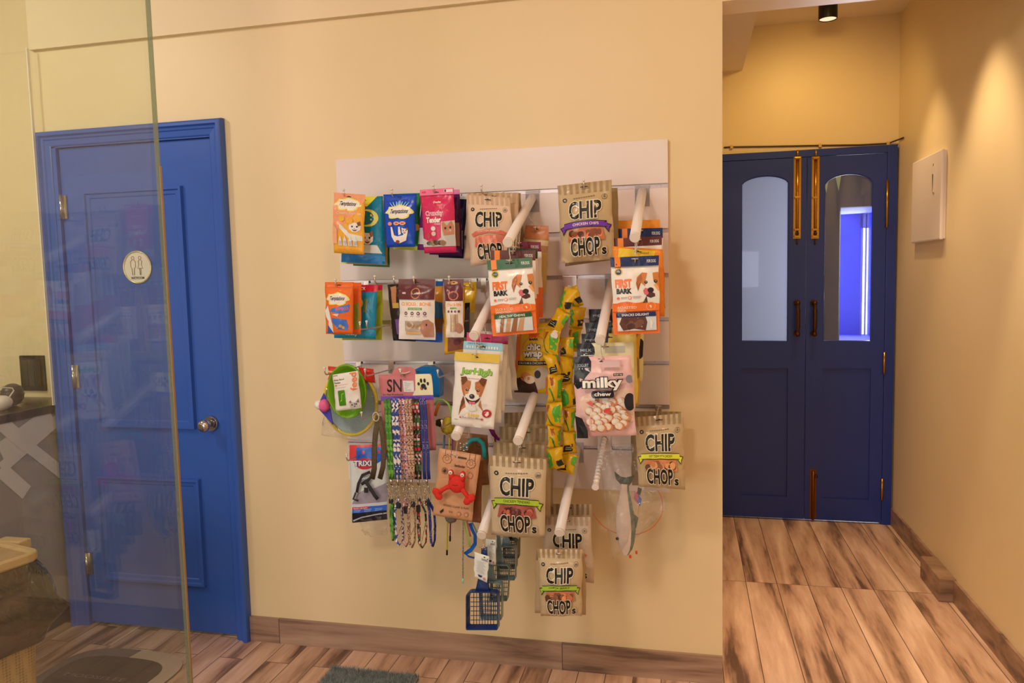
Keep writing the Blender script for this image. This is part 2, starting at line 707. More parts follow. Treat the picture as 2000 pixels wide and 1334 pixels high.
def pouch(name, label, quad, d, base, art, T=.022, group=None, cat='pet treat pouch', window=None, header=None, rough=.34,
          waist=0.0, wrinkle=.0016, seal=.14, coat=0.0, hole=True, extra=None, bodymat=None, sag=0.0):
    SEED[0] += 1
    sh = Sheet(quad, d, T=T, wrinkle=wrinkle, waist=waist, seal=seal, seed=SEED[0], sag=sag)
    mb = MB()
    mb.keepn = True
    bmat = bodymat or col(base, rough, coat=coat)
    sh.body(mb, bmat)
    sh.art(mb, art, rough, 1, coat)
    o = mb.build(name, None, sh.c, label, cat, group)
    L = 1 + len(art)
    if window:
        wb = MB()
        wb.keepn = True
        sh.art(wb, window, .18, L, .6)
        wb.build('window', o)
        L += len(window)
    if header:
        wb = MB()
        wb.keepn = True
        sh.art(wb, header, rough, L, coat)
        wb.build('header', o)
        L += len(header)
    if hole:
        wb = MB()
        wb.keepn = True
        hw = hole if isinstance(hole, (int, float)) and hole is not True else .07
        sh.art(wb, [('p', [(.5 - hw, .05), (.5 - hw * .3, .05), (.5 - hw * .2, .042), (.5 + hw * .2, .042), (.5 + hw * .3, .05), (.5 + hw, .05), (.5 + hw, .062), (.5 - hw, .062)], (35, 30, 30))], .5, L)
        wb.build('hang_hole', o)
    if extra:
        extra(sh, o)
    return sh, o


# ================================================================== THE SETTING
XC, XR, YE, XL = 0.114, 1.132, 1.95, -2.612      # corridor's left corner, right wall, end wall, main wall's left end
ZC, ZB = 2.84, 2.428
S = 'structure'
MB().box((-4.6, -5.0, -.08), (XR + .12, YE + 2.6, 0), M_FLOOR).build('floor', origin=(0, 0, 0), kind=S)
MB().box((-4.6, -5.0, ZC), (XR + .12, YE + 2.6, ZC + .08), M_CEIL).build('ceiling', origin=(0, 0, ZC), kind=S)
# main wall with the restroom door opening
DX0, DX1, DZ = -2.535, -1.805, 2.035
mb = MB()
mb.box((XL, 0, 0), (DX0, .12, ZC), M_WALL).box((DX1, 0, 0), (XC, .12, ZC), M_WALL).box((DX0, 0, DZ), (DX1, .12, ZC), M_WALL)
mb.build('wall_front', origin=(-1, 0, 0), kind=S)
MB().box((XL, -.022, ZB), (XC, .0, ZC), M_BEAM).build('trim_1', kind=S)                     # shallow beam over the wall
MB().box((-4.6, .16, 0), (XL, .26, ZC), M_WALL).build('wall_back_left', kind=S)
MB().box((XL - .012, .0, 0), (XL - .0, .16, ZC), M_WALL).build('trim_2', kind=S)
MB().box((-2.604, -.046, at(112, 788, 0).z), (-2.600, -.0345, ZB), col((240, 236, 230), .3, raw=True)).build('highlight_strip', kind=S)   # thin white strip added as the highlight of a lit edge
MB().box((-4.7, -5.0, 0), (-4.6, .26, ZC), M_WALL).build('wall_left', kind=S)
MB().box((XR, -5.0, 0), (XR + .12, YE, ZC), M_WALL).build('wall_right', kind=S)
# corridor: left wall, end wall over the doors, beam along the left
MB().box((XC - .12, .12, 0), (XC, YE, ZC), M_WALL).build('wall_corridor_left', kind=S)
DE0, DE1, DEZ = XC + .002, 1.122, 2.135
mb = MB()
mb.box((XC - .12, YE, DEZ), (XR + .12, YE + .12, ZC), M_WALL)
mb.box((DE1, YE, 0), (XR + .12, YE + .12, DEZ), M_WALL).box((XC - .12, YE, 0), (DE0, YE + .12, DEZ), M_WALL)
mb.build('wall_end', kind=S)
MB().box((XC, .14, 2.603), (.305, YE, ZC), M_CEIL).build('trim_3', kind=S)
MB().box((XC, .0, 2.352), (XR, .14, ZC), M_WALL).build('trim_4', kind=S)                    # header over the corridor mouth
# skirtings
MB().box((-1.755, -.012, 0), (XC, 0, .103), M_SKIRT).build('baseboard_front', kind=S)
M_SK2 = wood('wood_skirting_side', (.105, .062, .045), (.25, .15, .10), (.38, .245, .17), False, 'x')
mb = MB()
mb.box((XR - .012, -5.0, 0), (XR, .86, .10), M_SK2).box((XR - .012, 1.14, 0), (XR, YE, .10), M_SK2)
mb.build('baseboard_right', kind=S)
MB().box((XR - .068, .86, 0), (XR, 1.14, .104), M_SK2, .003).build('trim_5', kind=S)

# ---- restroom door
dr = thing('door_1', 'glossy blue panelled restroom door in a blue frame, left of the display', 'door', ((DX0 + DX1) / 2, 0, 0))
dr['kind'] = S
fr = MB()
cx0, cx1, cz = -2.612, -1.752, 2.10


def casing(mb, a, b, c, z, y0, mat):
    # mitred moulding up the left side, over the head and down the right side
    prof = [(0, 0), (.001, .020), (.004, .030), (.010, .034), (.020, .034), (.026, .024), (.034, .022), (.038, .017), (.058, .015), (.062, .012), (.066, 0)]
    vs, fs = [], []
    for o, d in prof:
        vs += [(a + o, y0 - d, 0), (a + o, y0 - d, z - o), (b - o, y0 - d, z - o), (b - o, y0 - d, 0)]
    for i in range(len(prof) - 1):
        for k in range(3):
            fs.append((i * 4 + k, i * 4 + k + 1, (i + 1) * 4 + k + 1, (i + 1) * 4 + k))
    mb.add(vs, fs, mat)


casing(fr, cx0, cx1, 0, cz, -.0005, M_BLUE)
fr.box((DX0 - .014, -.01, 0), (DX0 + .004, .075, DZ + .004), M_BLUE).box((DX1 - .004, -.01, 0), (DX1 + .014, .075, DZ + .004), M_BLUE)
fr.box((DX0 - .014, -.01, DZ - .002), (DX1 + .014, .075, DZ + .012), M_BLUE)
fr.build('door_frame', dr)
LX0, LX1 = DX0 + .006, DX1 - .006
lf = MB()
lf.box((LX0, .004, .012), (LX1, .044, DZ - .004), M_BLUE, .002)
leaf = lf.build('door_leaf', dr)


def mould(x0, z0, x1, z1, y, nm, parent, mat, wd=.038, pr=.016):
    m = MB()
    prof = [(0, 0), (.003, -pr), (wd * .35, -pr), (wd * .45, -pr * .55), (wd * .8, -pr * .5), (wd, 0)]
    rect = lambda q: [(x0 + q, z0 + q), (x1 - q, z0 + q), (x1 - q, z1 - q), (x0 + q, z1 - q)]
    vs, fs = [], []
    for q, dy in prof:
        vs += [(x, y + dy, z) for x, z in rect(q)]
    for i in range(len(prof) - 1):
        for k in range(4):
            fs.append((i * 4 + k, i * 4 + (k + 1) % 4, (i + 1) * 4 + (k + 1) % 4, (i + 1) * 4 + k))
    m.add(vs, fs, mat)
    m.box((x0 + wd * .8, y - .004, z0 + wd * .8), (x1 - wd * .8, y, z1 - wd * .8), mat)
    m.build(nm, parent)


pU0, pU1 = at(170, 372, -.004), at(382, 838, -.004)
mould(at(178, 600, 0).x, pU1.z, at(370, 600, 0).x, at(360, 362, 0).z, .004, 'door_panel', leaf, M_BLUE)
mould(at(195, 1000, 0).x, at(400, 1146, 0).z, at(398, 1050, 0).x, at(390, 935, 0).z, .004, 'door_panel', leaf, M_BLUE)
# knob
k = at(398, 830, .06)
kb = MB()
kx, kz = at(404, 830, .03).x, at(404, 830, .03).z
kb.cyl((kx, .004, kz), (kx, -.010, kz), .032, M_CHROME, .029, 24)
kb.cyl((kx, -.01, kz), (kx, -.035, kz), .012, M_CHROME, .014, 16)
kb.ball((kx, -.052, kz), .026, M_CHROME, 14, (1, .72, 1))
kb.cyl((kx, -.068, kz), (kx, -.074, kz), .011, M_CHROME, .010, 16)
kb.build('door_knob', leaf)
for (px, py) in ((118, 405), (137, 735), (166, 1100)):
    p = at(px, py, 0)
    MB().cyl((LX0 + .004, -.008, p.z - .05), (LX0 + .004, -.008, p.z + .05), .007, M_CHROME, n=10).box((LX0 - .0, -.004, p.z - .048), (LX0 + .026, .004, p.z + .048), M_CHROME).build('hinge', leaf)
# round restroom sign
p = at(267, 522, .006)
sg = MB()
sg.cyl((p.x, .003, p.z), (p.x, -.002, p.z), .064, M_WHITE, n=40)
sign = sg.build('restroom_sign', None, (p.x, 0, p.z), 'small round white restroom sign with gold rim on the blue door', 'sign')
rim = MB()
rg = [(p.x + .064 * math.cos(a), -.003, p.z + .064 * math.sin(a)) for a in [i * math.pi / 20 for i in range(41)]]
rim.tube(rg, .0032, col((226, 214, 170), .25, .5, raw=True), 8, False)
rim.build('rim', sign)
fg = MB()
gold = col((150, 128, 92), .3, .6, raw=True)


def line(mb, pts, r, mat, base, sc_, y=-.0035):
    mb.tube([(base[0] + x * sc_, y, base[1] + z * sc_) for x, z in pts], r, mat, 6)


for sx, man in ((-.019, True), (.014, False)):
    b0 = (p.x + sx, p.z + .002)
    hd = [(.0 + .006 * math.cos(a), .036 + .007 * math.sin(a)) for a in [i * math.pi / 8 for i in range(17)]]
    line(fg, hd, .0007, gold, b0, 1)
    if man:
        line(fg, [(-.004, .028), (-.011, .022), (-.011, 0), (-.006, -.006), (-.004, -.034)], .0009, gold, b0, 1)
        line(fg, [(.004, .028), (.011, .022), (.011, 0), (.006, -.006), (.004, -.034)], .0009, gold, b0, 1)
    else:
        line(fg, [(-.003, .028), (-.008, .022), (-.006, .008), (-.012, -.006), (.012, -.006), (.006, .008), (.009, .022), (.003, .028)], .0009, gold, b0, 1)
        line(fg, [(-.003, -.007), (-.002, -.034)], .0009, gold, b0, 1)
        line(fg, [(.003, -.007), (.002, -.034)], .0009, gold, b0, 1)
fg.build('restroom_figures', sign)
tb = MB()
v0, fs = textmesh('RESTROOM', .02)
tb.add([(p.x - .03 + x * .06, -.0035, p.z - .048 + y * .010) for x, y in v0], fs, col((60, 55, 50), .5, raw=True))
tb.build('restroom_lettering', sign)

# ---- left room: grey counter, switch plate, dryer
q0, q1 = atz(138, 1125, 0), at(112, 790, .0)
CZ = at(112, 788, 0).z
M_GREY = noisy('grey_laminate', (.32, .30, .33), (.38, .36, .39), 2.5, .3, .02)
M_REFL = noisy('reflection_band', (.72, .69, .72), (.80, .77, .80), 3, .3, .02)  # window reflections painted as pale bands on the counter front
ct = thing('counter', 'grey counter with painted reflections crossing its front, left of the restroom door', 'counter', (XL - .3, -1.0, 0))
mb = MB()
mb.box((XL - .62, -2.2, .10), (XL - .012, .155, CZ - .035), M_GREY)
body = mb.build('cabinet', ct)
MB().box((XL - .60, -2.2, 0), (XL - .05, .15, .10), col((70, 66, 70), .5)).build('plinth', ct)
MB().box((XL - .63, -2.22, CZ - .035), (XL - .004, .155, CZ), col((72, 60, 56), .3, raw=True), .004).build('counter_top', ct)
bands = MB()
fx = XL - .0105


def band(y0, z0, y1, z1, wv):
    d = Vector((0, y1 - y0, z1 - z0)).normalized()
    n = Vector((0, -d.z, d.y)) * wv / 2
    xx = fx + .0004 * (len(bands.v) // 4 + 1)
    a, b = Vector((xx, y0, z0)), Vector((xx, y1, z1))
    bands.add([a - n, b - n, b + n, a + n], [(0, 1, 2, 3)], M_REFL)


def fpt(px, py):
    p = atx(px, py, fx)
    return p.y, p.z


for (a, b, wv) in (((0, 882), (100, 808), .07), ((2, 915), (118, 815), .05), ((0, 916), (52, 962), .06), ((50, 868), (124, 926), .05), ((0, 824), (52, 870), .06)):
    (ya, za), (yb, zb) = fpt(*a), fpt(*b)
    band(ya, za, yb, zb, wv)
bands.build('reflection_band', ct)
# black switch plate
a, b = at(41, 694, -.16), at(93, 763, -.16)
mb = MB()
mb.box((a.x, .148, b.z), (b.x, .16, a.z), M_BLACK, .003)
sp = mb.build('switch_plate', None, None, 'square black switch plate on the yellow wall over the grey counter', 'switch plate')
mb = MB()
for i in range(3):
    x = a.x + (b.x - a.x) * (.12 + .27 * i)
    mb.box((x, .144, b.z + .02), (x + (b.x - a.x) * .22, .149, a.z - .02), col((30, 29, 32), .25, raw=True), .001)
mb.build('rocker', sp)
# grooming dryer and white coil rack on the counter
p = atx(26, 797, XL - .16)
dyr = thing('pet_dryer', 'dark round-bodied dryer with a white frame on the grey counter', 'dryer', (p.x, p.y, CZ))
DK = col((52, 50, 48), .35, raw=True)
mb = MB()
mb.ball((p.x, p.y, CZ + .048), .048, DK, 14, (.8, 1, 1))
for i in range(5):
    a = -.9 + i * .45
    ring = [(p.x + .0395 * math.cos(q), p.y + .049 * math.cos(a) * math.sin(q) * 1.0, CZ + .048 + .049 * math.sin(a) * .9 + 0 * q) for q in [k * math.pi / 12 for k in range(25)]]
    mb.tube([(x, y, z) for x, y, z in ring], .0012, M_BLACK, 5, False)
mb.build('motor_body', dyr)
q = atx(2, 806, XL - .10)
MB().ball((q.x, q.y, CZ + .032), .045, M_WHITE, 14, (.8, 1.1, .7)).build('base_shell', dyr)
mb = MB()
mb.tube([atx(x, y, XL - .10) for x, y in ((-14, 756), (10, 757), (24, 758), (27, 763), (18, 776), (11, 790), (6, 792), (-8, 788))], .0028, M_WHITE, 8)
mb.build('handle_wire', dyr)

# ---- glass partition
GX, GY = -1.372, -.90
gp = thing('glass_partition', 'tall clear glass panel standing on the left in front of the blue door', 'glass partition', (GX, -2.2, 0))
MB().box((GX - .006, -3.6, .004), (GX + .006, GY - .003, ZC - .01), M_GLASS).build('glass_pane', gp)
mb = MB()
mb.box((GX - .0062, GY - .004, .004), (GX + .0062, GY, ZC - .01), M_GLASSEDGE)
mb.build('polished_edge', gp, label='greenish polished edge')
zs = at(305, 325, -GY).z
mb = MB()
mb.box((GX + .0062, GY - .006, .004), (GX + .0085, GY + .001, zs), col((165, 140, 104), .35, raw=True))
mb.build('edge_strip', gp, label='tan edge strip')

# ---- corridor double doors
dd = thing('door_2', 'navy double doors with arched panes at the corridor end', 'door', ((DE0 + DE1) / 2, YE, 0))
dd['kind'] = S
yd = YE - .012
fr = MB()
fr.box((DE0, YE - .03, 0), (DE0 + .02, YE + .06, DEZ), M_NAVY).box((DE1 - .05, YE - .035, 0), (DE1, YE + .06, DEZ), M_NAVY, .002)
fr.box((DE0, YE - .032, DEZ - .040), (DE1, YE + .06, DEZ), M_NAVY, .002)
fr.build('door_frame', dd)
XM = at(1572, 650, -YE).x
LZ0, LZ1 = .012, DEZ - .043


def arch_leaf(nm, x0, x1, wx0, wx1, wz0, wz1, zr, glass):
    """leaf with an arched opening over a sunk panel"""
    arc = []
    K = 14
    for i in range(K + 1):
        t = i / K
        arc.append((wx0 + (wx1 - wx0) * t, wz1 + (zr - wz1) * (1 - (2 * t - 1) ** 2) ** .62 if 0 < t < 1 else wz1))
    th = .038
    mb = MB()
    y0, y1 = yd - th / 2, yd + th / 2
    mb.box((x0, y0, LZ0), (wx0, y1, LZ1), M_NAVY)
    mb.box((wx1, y0, LZ0), (x1, y1, LZ1), M_NAVY)
    # head over arch
    for i in range(K):
        (xa, za), (xb, zb) = arc[i], arc[i + 1]
        vs = [(xa, y0, za), (xb, y0, zb), (xb, y0, LZ1), (xa, y0, LZ1), (xa, y1, za), (xb, y1, zb), (xb, y1, LZ1), (xa, y1, LZ1)]
        mb.add(vs, [(0, 1, 2, 3), (7, 6, 5, 4), (0, 4, 5, 1)], M_NAVY)
    # rails and sunk panel
    pz0, pz1 = at(1500, 966, -YE).z, at(1500, 718, -YE).z
    mb.box((wx0, y0, LZ0), (wx1, y1, pz0), M_NAVY).box((wx0, y0, pz1), (wx1, y1, wz0), M_NAVY)
    mb.box((wx0, y0 + .012, pz0), (wx1, y1 - .01, pz1), M_NAVY)
    lf = mb.build('door_leaf', dd)
    g = MB()
    outline = [(wx0, wz0), (wx1, wz0)] + [(x, z) for x, z in reversed(arc)]
    g.prism([(x, yd + .006, z) for x, z in outline], (0, .005, 0), glass)
    g.build('window_pane', lf)
    bd = MB()
    pts = [(x, yd - th / 2 + .010, z) for x, z in outline]
    bd.tube(pts + [pts[0]], .006, M_NAVY, 8, False)
    bd.build('glazing_bead', lf)
    return lf


M_FROST = clear('frosted_pane', (.78, .80, .88), .9, .12, (.70, .72, .80), .75, glow=True)
M_CLR = clear('clear_pane', (.93, .93, .96), .9)
z0 = at(1500, 666, -YE).z
lf1 = arch_leaf('l', DE0 + .02, XM - .0015, at(1447, 500, -YE).x, at(1539, 500, -YE).x, z0, at(1447, 362, -YE).z, at(1493, 344, -YE).z, M_FROST)
lf2 = arch_leaf('r', XM + .0015, DE1 - .052, at(1607, 500, -YE).x, at(1702, 500, -YE).x, z0, at(1607, 362, -YE).z, at(1655, 340, -YE).z, M_CLR)
for lf, px in ((lf1, 1557), (lf2, 1592.5)):
    x = at(px, 380, -YE + .03).x
    zt, zb = at(px, 306, -YE + .03).z, at(px, 466, -YE + .03).z
    yb = yd - .019
    mb = MB()
    mb.box((x - .020, yb - .003, zb), (x + .020, yb, zt), M_BRASS)
    mb.cyl((x, yb - .009, zb + .01), (x, yb - .009, zt), .0075, M_BRASS)
    for z in (zt - .01, (zt + zb) / 2, zb + .05, zb + .012):
        mb.box((x - .016, yb - .018, z - .006), (x + .016, yb - .002, z + .006), M_BRASS, .002)
    mb.ball((x, yb - .02, zb + .028), .009, M_BRONZE)
    mb.cyl((x, yb - .006, zb - .035), (x, yb - .006, zb), .004, M_BRONZE)
    mb.cyl((x, yb - .009, zt), (x, yb - .009, zt + .035), .005, M_BRASS)
    mb.build('tower_bolt', lf)
for lf, px in ((lf1, 1557), (lf2, 1590)):
    x = at(px, 620, -YE + .05).x
    zt, zb = at(px, 592, -YE + .05).z, at(px, 652, -YE + .05).z
    mb = MB()
    for z in (zt, zb):
        mb.cyl((x, yb, z), (x, yb - .006, z), .019, M_BRONZE, n=18)
        mb.cyl((x, yb - .006, z), (x, yb - .042, z), .007, M_BRONZE)
        mb.ball((x, yb - .044, z), .013, M_BRONZE)
    n = 12
    mb.tube([(x, yb - .046 - .008 * math.sin(math.pi * i / n), zt + (zb - zt) * i / n) for i in range(n + 1)], [.0065 + .0045 * math.sin(math.pi * i / n) + (.003 if i in (3, 9) else 0) for i in range(n + 1)], M_BRONZE, 12)
    mb.build('pull_handle', lf)
for py in (398, 708, 955):
    p = at(1742, py, -YE + .03)
    MB().cyl((DE1 - .0515, YE - .040, p.z - (.13 if py == 398 else .065)), (DE1 - .0515, YE - .040, p.z + (.13 if py == 398 else .06)), .007, M_BRASS, n=10).build('hinge', lf2)
p0, p1 = at(1588, 916, -YE + .03), at(1585, 1012, -YE + .03)
mb = MB()
M_OLDB = col((120, 72, 28), .4, .8, raw=True)
mb.box((p0.x - .018, yb - .003, .02), (p0.x + .018, yb, p0.z), M_OLDB)
mb.cyl((p0.x, yb - .009, .012), (p0.x, yb - .009, p0.z - .01), .0075, M_OLDB)
mb.ball((p0.x + .014, yb - .018, p0.z - .04), .009, M_BRONZE)
mb.build('floor_bolt', lf2)

# rooms seen through the panes: grey wall, blue window niche, bunting
YB = YE + 1.55
M_BEYGREY = noisy('grey_violet_paint', (.155, .135, .15), (.17, .15, .165), 3, .7, .02)
M_BEYBLUE = noisy('bright_blue_paint', (.26, .31, .86), (.28, .33, .90), 3, .6, .02)
n0, n1 = at(1641, 500, -YB), at(1712, 500, -YB)
nzt = at(1641, 405, -YB).z
mb = MB()
mb.box((-.6, YB, 0), (n0.x, YB + .1, ZC), M_BEYGREY).box((n1.x, YB, 0), (2.6, YB + .1, ZC), M_BEYGREY)
mb.box((n0.x, YB, nzt), (n1.x, YB + .1, ZC), M_BEYGREY).box((n0.x, YB, 0), (n1.x, YB + .1, .9), M_BEYGREY)
mb.build('wall_beyond', kind=S)
ND = .85
mb = MB()
mb.box((n0.x - .03, YB + .1, .85), (n0.x, YB + ND, nzt + .03), M_BEYBLUE).box((n1.x + .12, YB + .1, .85), (n1.x + .15, YB + ND, nzt + .03), M_BEYBLUE)
mb.box((n0.x - .03, YB + .1, nzt), (n1.x + .15, YB + ND, nzt + .03), M_BEYBLUE).box((n0.x - .03, YB + .1, .85), (n1.x + .15, YB + ND, .9), M_BEYBLUE)
mb.build('trim_6', kind=S)
wx = at(1681, 500, -(YB + ND)).x
mb = MB()
mb.box((n0.x - .03, YB + ND, .85), (wx, YB + ND + .04, nzt + .03), M_BEYBLUE)
for q in (wx, wx + .030):
    mb.box((q, YB + ND - .03, .9), (q + .012, YB + ND + .02, nzt), M_WHITE, .003)
mb.box((wx, YB + ND - .03, nzt - .12), (n1.x + .15, YB + ND + .02, nzt), M_WHITE)
wf = mb.build('window_1', kind=S)
MB().box((wx + .02, YB + ND + .01, .9), (n1.x + .15, YB + ND + .014, nzt), emis((.86, .90, 1), 4.2)).build('glowing_pane', wf)
# pillar and side wall by the niche
c0 = at(1612, 500, -(YB - .35))
c1 = at(1639, 500, -(YB - .35))
MB().box((c0.x, YB - .35, 0), (c1.x, YB - .2, ZC), M_BEYGREY).build('wall_pillar', kind=S)
c2 = at(1600, 500, -(YB - .1))
MB().box((c2.x - .25, YB - .03, 0), (c0.x + .05, YB - .005, at(1605, 405, -YB).z), M_BEYBLUE).build('trim_7', kind=S)
MB().box((2.5, YE + .12, 0), (2.6, YB, ZC), M_BEYGREY).build('wall_beyond_right', kind=S)
MB().box((-.7, YE + .12, 0), (-.6, YB, ZC), M_BEYGREY).build('wall_beyond_left', kind=S)
CRM = col((225, 205, 130), .7)
for i, px in enumerate((1613, 1637)):
    a = at(px - 5, 350 - i * 4, -(YB - .40))
    b = at(px + 6, 347 - i * 4, -(YB - .40))
    c = at(px + 1, 377 - i * 4, -(YB - .40))
    MB().prism([a, b, c], (0, .001, 0), CRM).build('bunting_flag', None, None, 'cream pennant seen through the right arched pane, ' + ('left of the two' if i == 0 else 'right of the two'), 'bunting flag', 'pennants beyond the double doors')
# glowing panel added behind the frosted pane as its bright reflection
a, b = at(1449, 492, -(YE + .5)), at(1481, 560, -(YE + .5))
wn = MB()
wn.box((a.x - .02, YE + .50, b.z - .02), (b.x + .02, YE + .52, a.z + .02), M_WHITE)
wf = wn.build('glow_panel', kind=S)
MB().box((a.x, YE + .494, b.z), (b.x, YE + .50, a.z), emis((.95, .92, 1), 2.2)).build('glowing_pane', wf)
area('window_daylight', ((n0.x + n1.x) / 2, YB - .03, 1.45), (.35, YE, 1.3), .3, 30, (.84, .89, 1), .9)
area('niche_daylight', ((n0.x + n1.x) / 2 + .10, YB + ND - .06, 1.5), (n0.x, YB + .3, 1.5), .22, 4, (.86, .90, 1), .8)

# ---- things in the corridor
cb = MB()
pts = [at(px, py, -YE + .006) for px, py in ((1414, 288), (1430, 287), (1500, 286), (1602, 284), (1680, 283), (1735, 280))]
pts += [Vector((XR - .006, YE - .03, at(1757, 274, -YE).z)), Vector((XR - .006, YE - .12, at(1765, 270, -YE + .1).z))]
cb.tube(pts, .0042, col((70, 52, 36), .5, raw=True), 8)
cab = cb.build('cable', None, None, 'thin dark cable clipped along the wall above the navy doors', 'cable')
for px, py in ((1429, 287), (1602, 284), (1735, 280)):
    p = at(px, py, -YE + .012)
    MB().box((p.x - .008, YE - .014, p.z - .010), (p.x + .008, YE, p.z + .010), col((206, 176, 120), .5, raw=True), .002).build('cable_clip', cab)
# distribution box on the right wall
P = [atx(1783, 318, XR - .022), atx(1836, 293, XR - .022), atx(1836, 469, XR - .022), atx(1783, 474, XR - .022)]
y0, y1 = min(p.y for p in P), max(p.y for p in P)
zt, zb = (P[0].z + P[1].z) / 2, (P[2].z + P[3].z) / 2
M_BOXW = col((232, 220, 214), .35, raw=True)
mb = MB()
mb.box((XR - .010, y0 + .004, zb + .004), (XR, y1 - .004, zt - .004), M_BOXW, .002)
db = mb.build('fuse_box', None, (XR, (y0 + y1) / 2, zb), 'white fuse box on the yellow wall beside the navy doors', 'fuse box')
mb = MB()
mb.box((XR - .024, y0, zb), (XR - .008, y1, zt), M_BOXW, .006)
dl = mb.build('cover', db)
mb = MB()
yl = y0 + (y1 - y0) * .23
mb.box((XR - .028, yl - .012, zb + .22), (XR - .0235, yl + .012, zb + .34), M_BOXW, .002)
mb.prism([(XR - .0285, yl - .006, zb + .305), (XR - .0285, yl + .006, zb + .305), (XR - .0285, yl, zb + .225)], (-.001, 0, 0), col((90, 80, 66), .5, raw=True))
mb.build('latch', dl)
MB().box((XR - .0255, yl + .004, zt - .15), (XR - .0235, yl + .010, zt - .05), col((110, 100, 90), .5, raw=True)).build('rating_plate', dl)
# ceiling spot
p = at(1617, 38, -(1.60))
sp = thing('ceiling_spotlight', 'black cylinder spotlight on the corridor ceiling', 'spotlight', (p.x, 1.60, p.z))
M_SPB = col((16, 12, 10), .45, raw=True)
mb = MB()
ring = 24
R0 = .046
z0, z1 = p.z, p.z + .095
vs, fs = [], []
for z, r in ((z0, R0), (z1, R0), (z1, 0.001), (z0, R0 - .004), (z0 + .02, R0 - .008)):
    vs += [(p.x + r * math.cos(2 * math.pi * i / ring), 1.60 + r * math.sin(2 * math.pi * i / ring), z) for i in range(ring)]
for a, b in ((0, 1), (1, 2), (0, 3), (3, 4)):
    fs += [(a * ring + i, a * ring + (i + 1) % ring, b * ring + (i + 1) % ring, b * ring + i) for i in range(ring)]
mb.add(vs, fs, M_SPB, False)
mb.build('lamp_housing', sp)
mb = MB()
mb.cyl((p.x, 1.60, z0 + .004), (p.x, 1.60, z0 + .008), R0 - .005, emis((1, .60, .36), 1.5), n=24)
mb.build('lens', sp)
MB().cyl((p.x, 1.60, z1), (p.x, 1.60, ZC), R0 - .003, col((120, 90, 46), .4, .5, raw=True), n=24).build('mount', sp)

# ---- bottom left: waste bin with black liner, floor mat, fluffy rug
def rrect(cx, cy, hx, hy, r, n=6, rot=0):
    out = []
    for qx, qy, a0 in ((1, 1, 0), (-1, 1, 90), (-1, -1, 180), (1, -1, 270)):
        for i in range(n + 1):
            a = math.radians(a0 + 90 * i / n)
            x, y = qx * (hx - r) + r * math.cos(a), qy * (hy - r) + r * math.sin(a)
            out.append((cx + x * math.cos(rot) - y * math.sin(rot), cy + x * math.sin(rot) + y * math.cos(rot)))
    return out


def weave(name, c1, c2, scale):
    m, nt, b = newmat(name)
    tc = nt.nodes.new('ShaderNodeTexCoord')
    ck = nt.nodes.new('ShaderNodeTexVoronoi')
    ck.inputs['Scale'].default_value = scale
    ck.inputs['Randomness'].default_value = 0
    r = nt.nodes.new('ShaderNodeValToRGB')
    r.color_ramp.elements[0].position = .25
    r.color_ramp.elements[1].position = .5
    r.color_ramp.elements[0].color = (*c2, 1)
    r.color_ramp.elements[1].color = (*c1, 1)
    bp = nt.nodes.new('ShaderNodeBump')
    bp.inputs['Strength'].default_value = .6
    bp.inputs['Distance'].default_value = .002
    nt.links.new(tc.outputs['Object'], ck.inputs['Vector'])
    nt.links.new(ck.outputs['Distance'], r.inputs[0])
    nt.links.new(r.outputs[0], b.inputs['Base Color'])
    nt.links.new(ck.outputs['Distance'], bp.inputs['Height'])
    nt.links.new(bp.outputs[0], b.inputs['Normal'])
    b.inputs['Roughness'].default_value = .5
    return m


M_BIN = weave('woven_beige_plastic', (.50, .33, .17), (.26, .16, .08), 110)
M_BINP = noisy('beige_plastic', (.56, .38, .20), (.60, .41, .22), 6, .4, .02)
BZ = .665
corner = atz(48, 1082, BZ)
bcx, bcy, bhx, bhy, brot = corner.x - .150, corner.y - .035, .155, .115, math.radians(-14)
bin_ = thing('waste_bin', 'beige woven-pattern plastic waste bin with a lid at the lower left', 'bin', (bcx, bcy, 0))


def loft(rings, mat, mb, smooth=True, capb=True, capt=True):
    n = len(rings[0])
    vs = [p for r in rings for p in r]
    fs = [(i * n + k, i * n + (k + 1) % n, (i + 1) * n + (k + 1) % n, (i + 1) * n + k) for i in range(len(rings) - 1) for k in range(n)]
    if capb:
        fs.append(tuple(range(n - 1, -1, -1)))
    if capt:
        fs.append(tuple((len(rings) - 1) * n + k for k in range(n)))
    mb.add(vs, fs, mat, smooth)


def rr3(hx, hy, r, z, n=6):
    return [(x, y, z) for x, y in rrect(bcx, bcy, hx, hy, r, n, brot)]


mb = MB()
loft([rr3(bhx - .035, bhy - .03, .03, 0), rr3(bhx - .012, bhy - .01, .035, BZ - .05)], M_BIN, mb, False)
mb.build('bin_body', bin_)
mb = MB()
loft([rr3(bhx - .004, bhy - .004, .04, BZ - .028), rr3(bhx, bhy, .042, BZ - .022), rr3(bhx, bhy, .042, BZ - .003), rr3(bhx - .003, bhy - .003, .04, BZ), rr3(bhx - .018, bhy - .018, .03, BZ), rr3(bhx - .022, bhy - .022, .03, BZ - .010)], M_BINP, mb, False)
lid = mb.build('lid', bin_)
mb = MB()
loft([rr3(bhx - .024, bhy - .024, .028, BZ - .0098), rr3(bhx - .024, bhy - .024, .028, BZ - .0085)], M_BIN, mb, False)
mb.build('lid_inset', lid)
MB().box((bcx - .05, bcy + bhy + .000, BZ - .03), (bcx + .05, bcy + bhy + .045, BZ + .002), M_BINP, .006).build('lid_hinge', bin_)
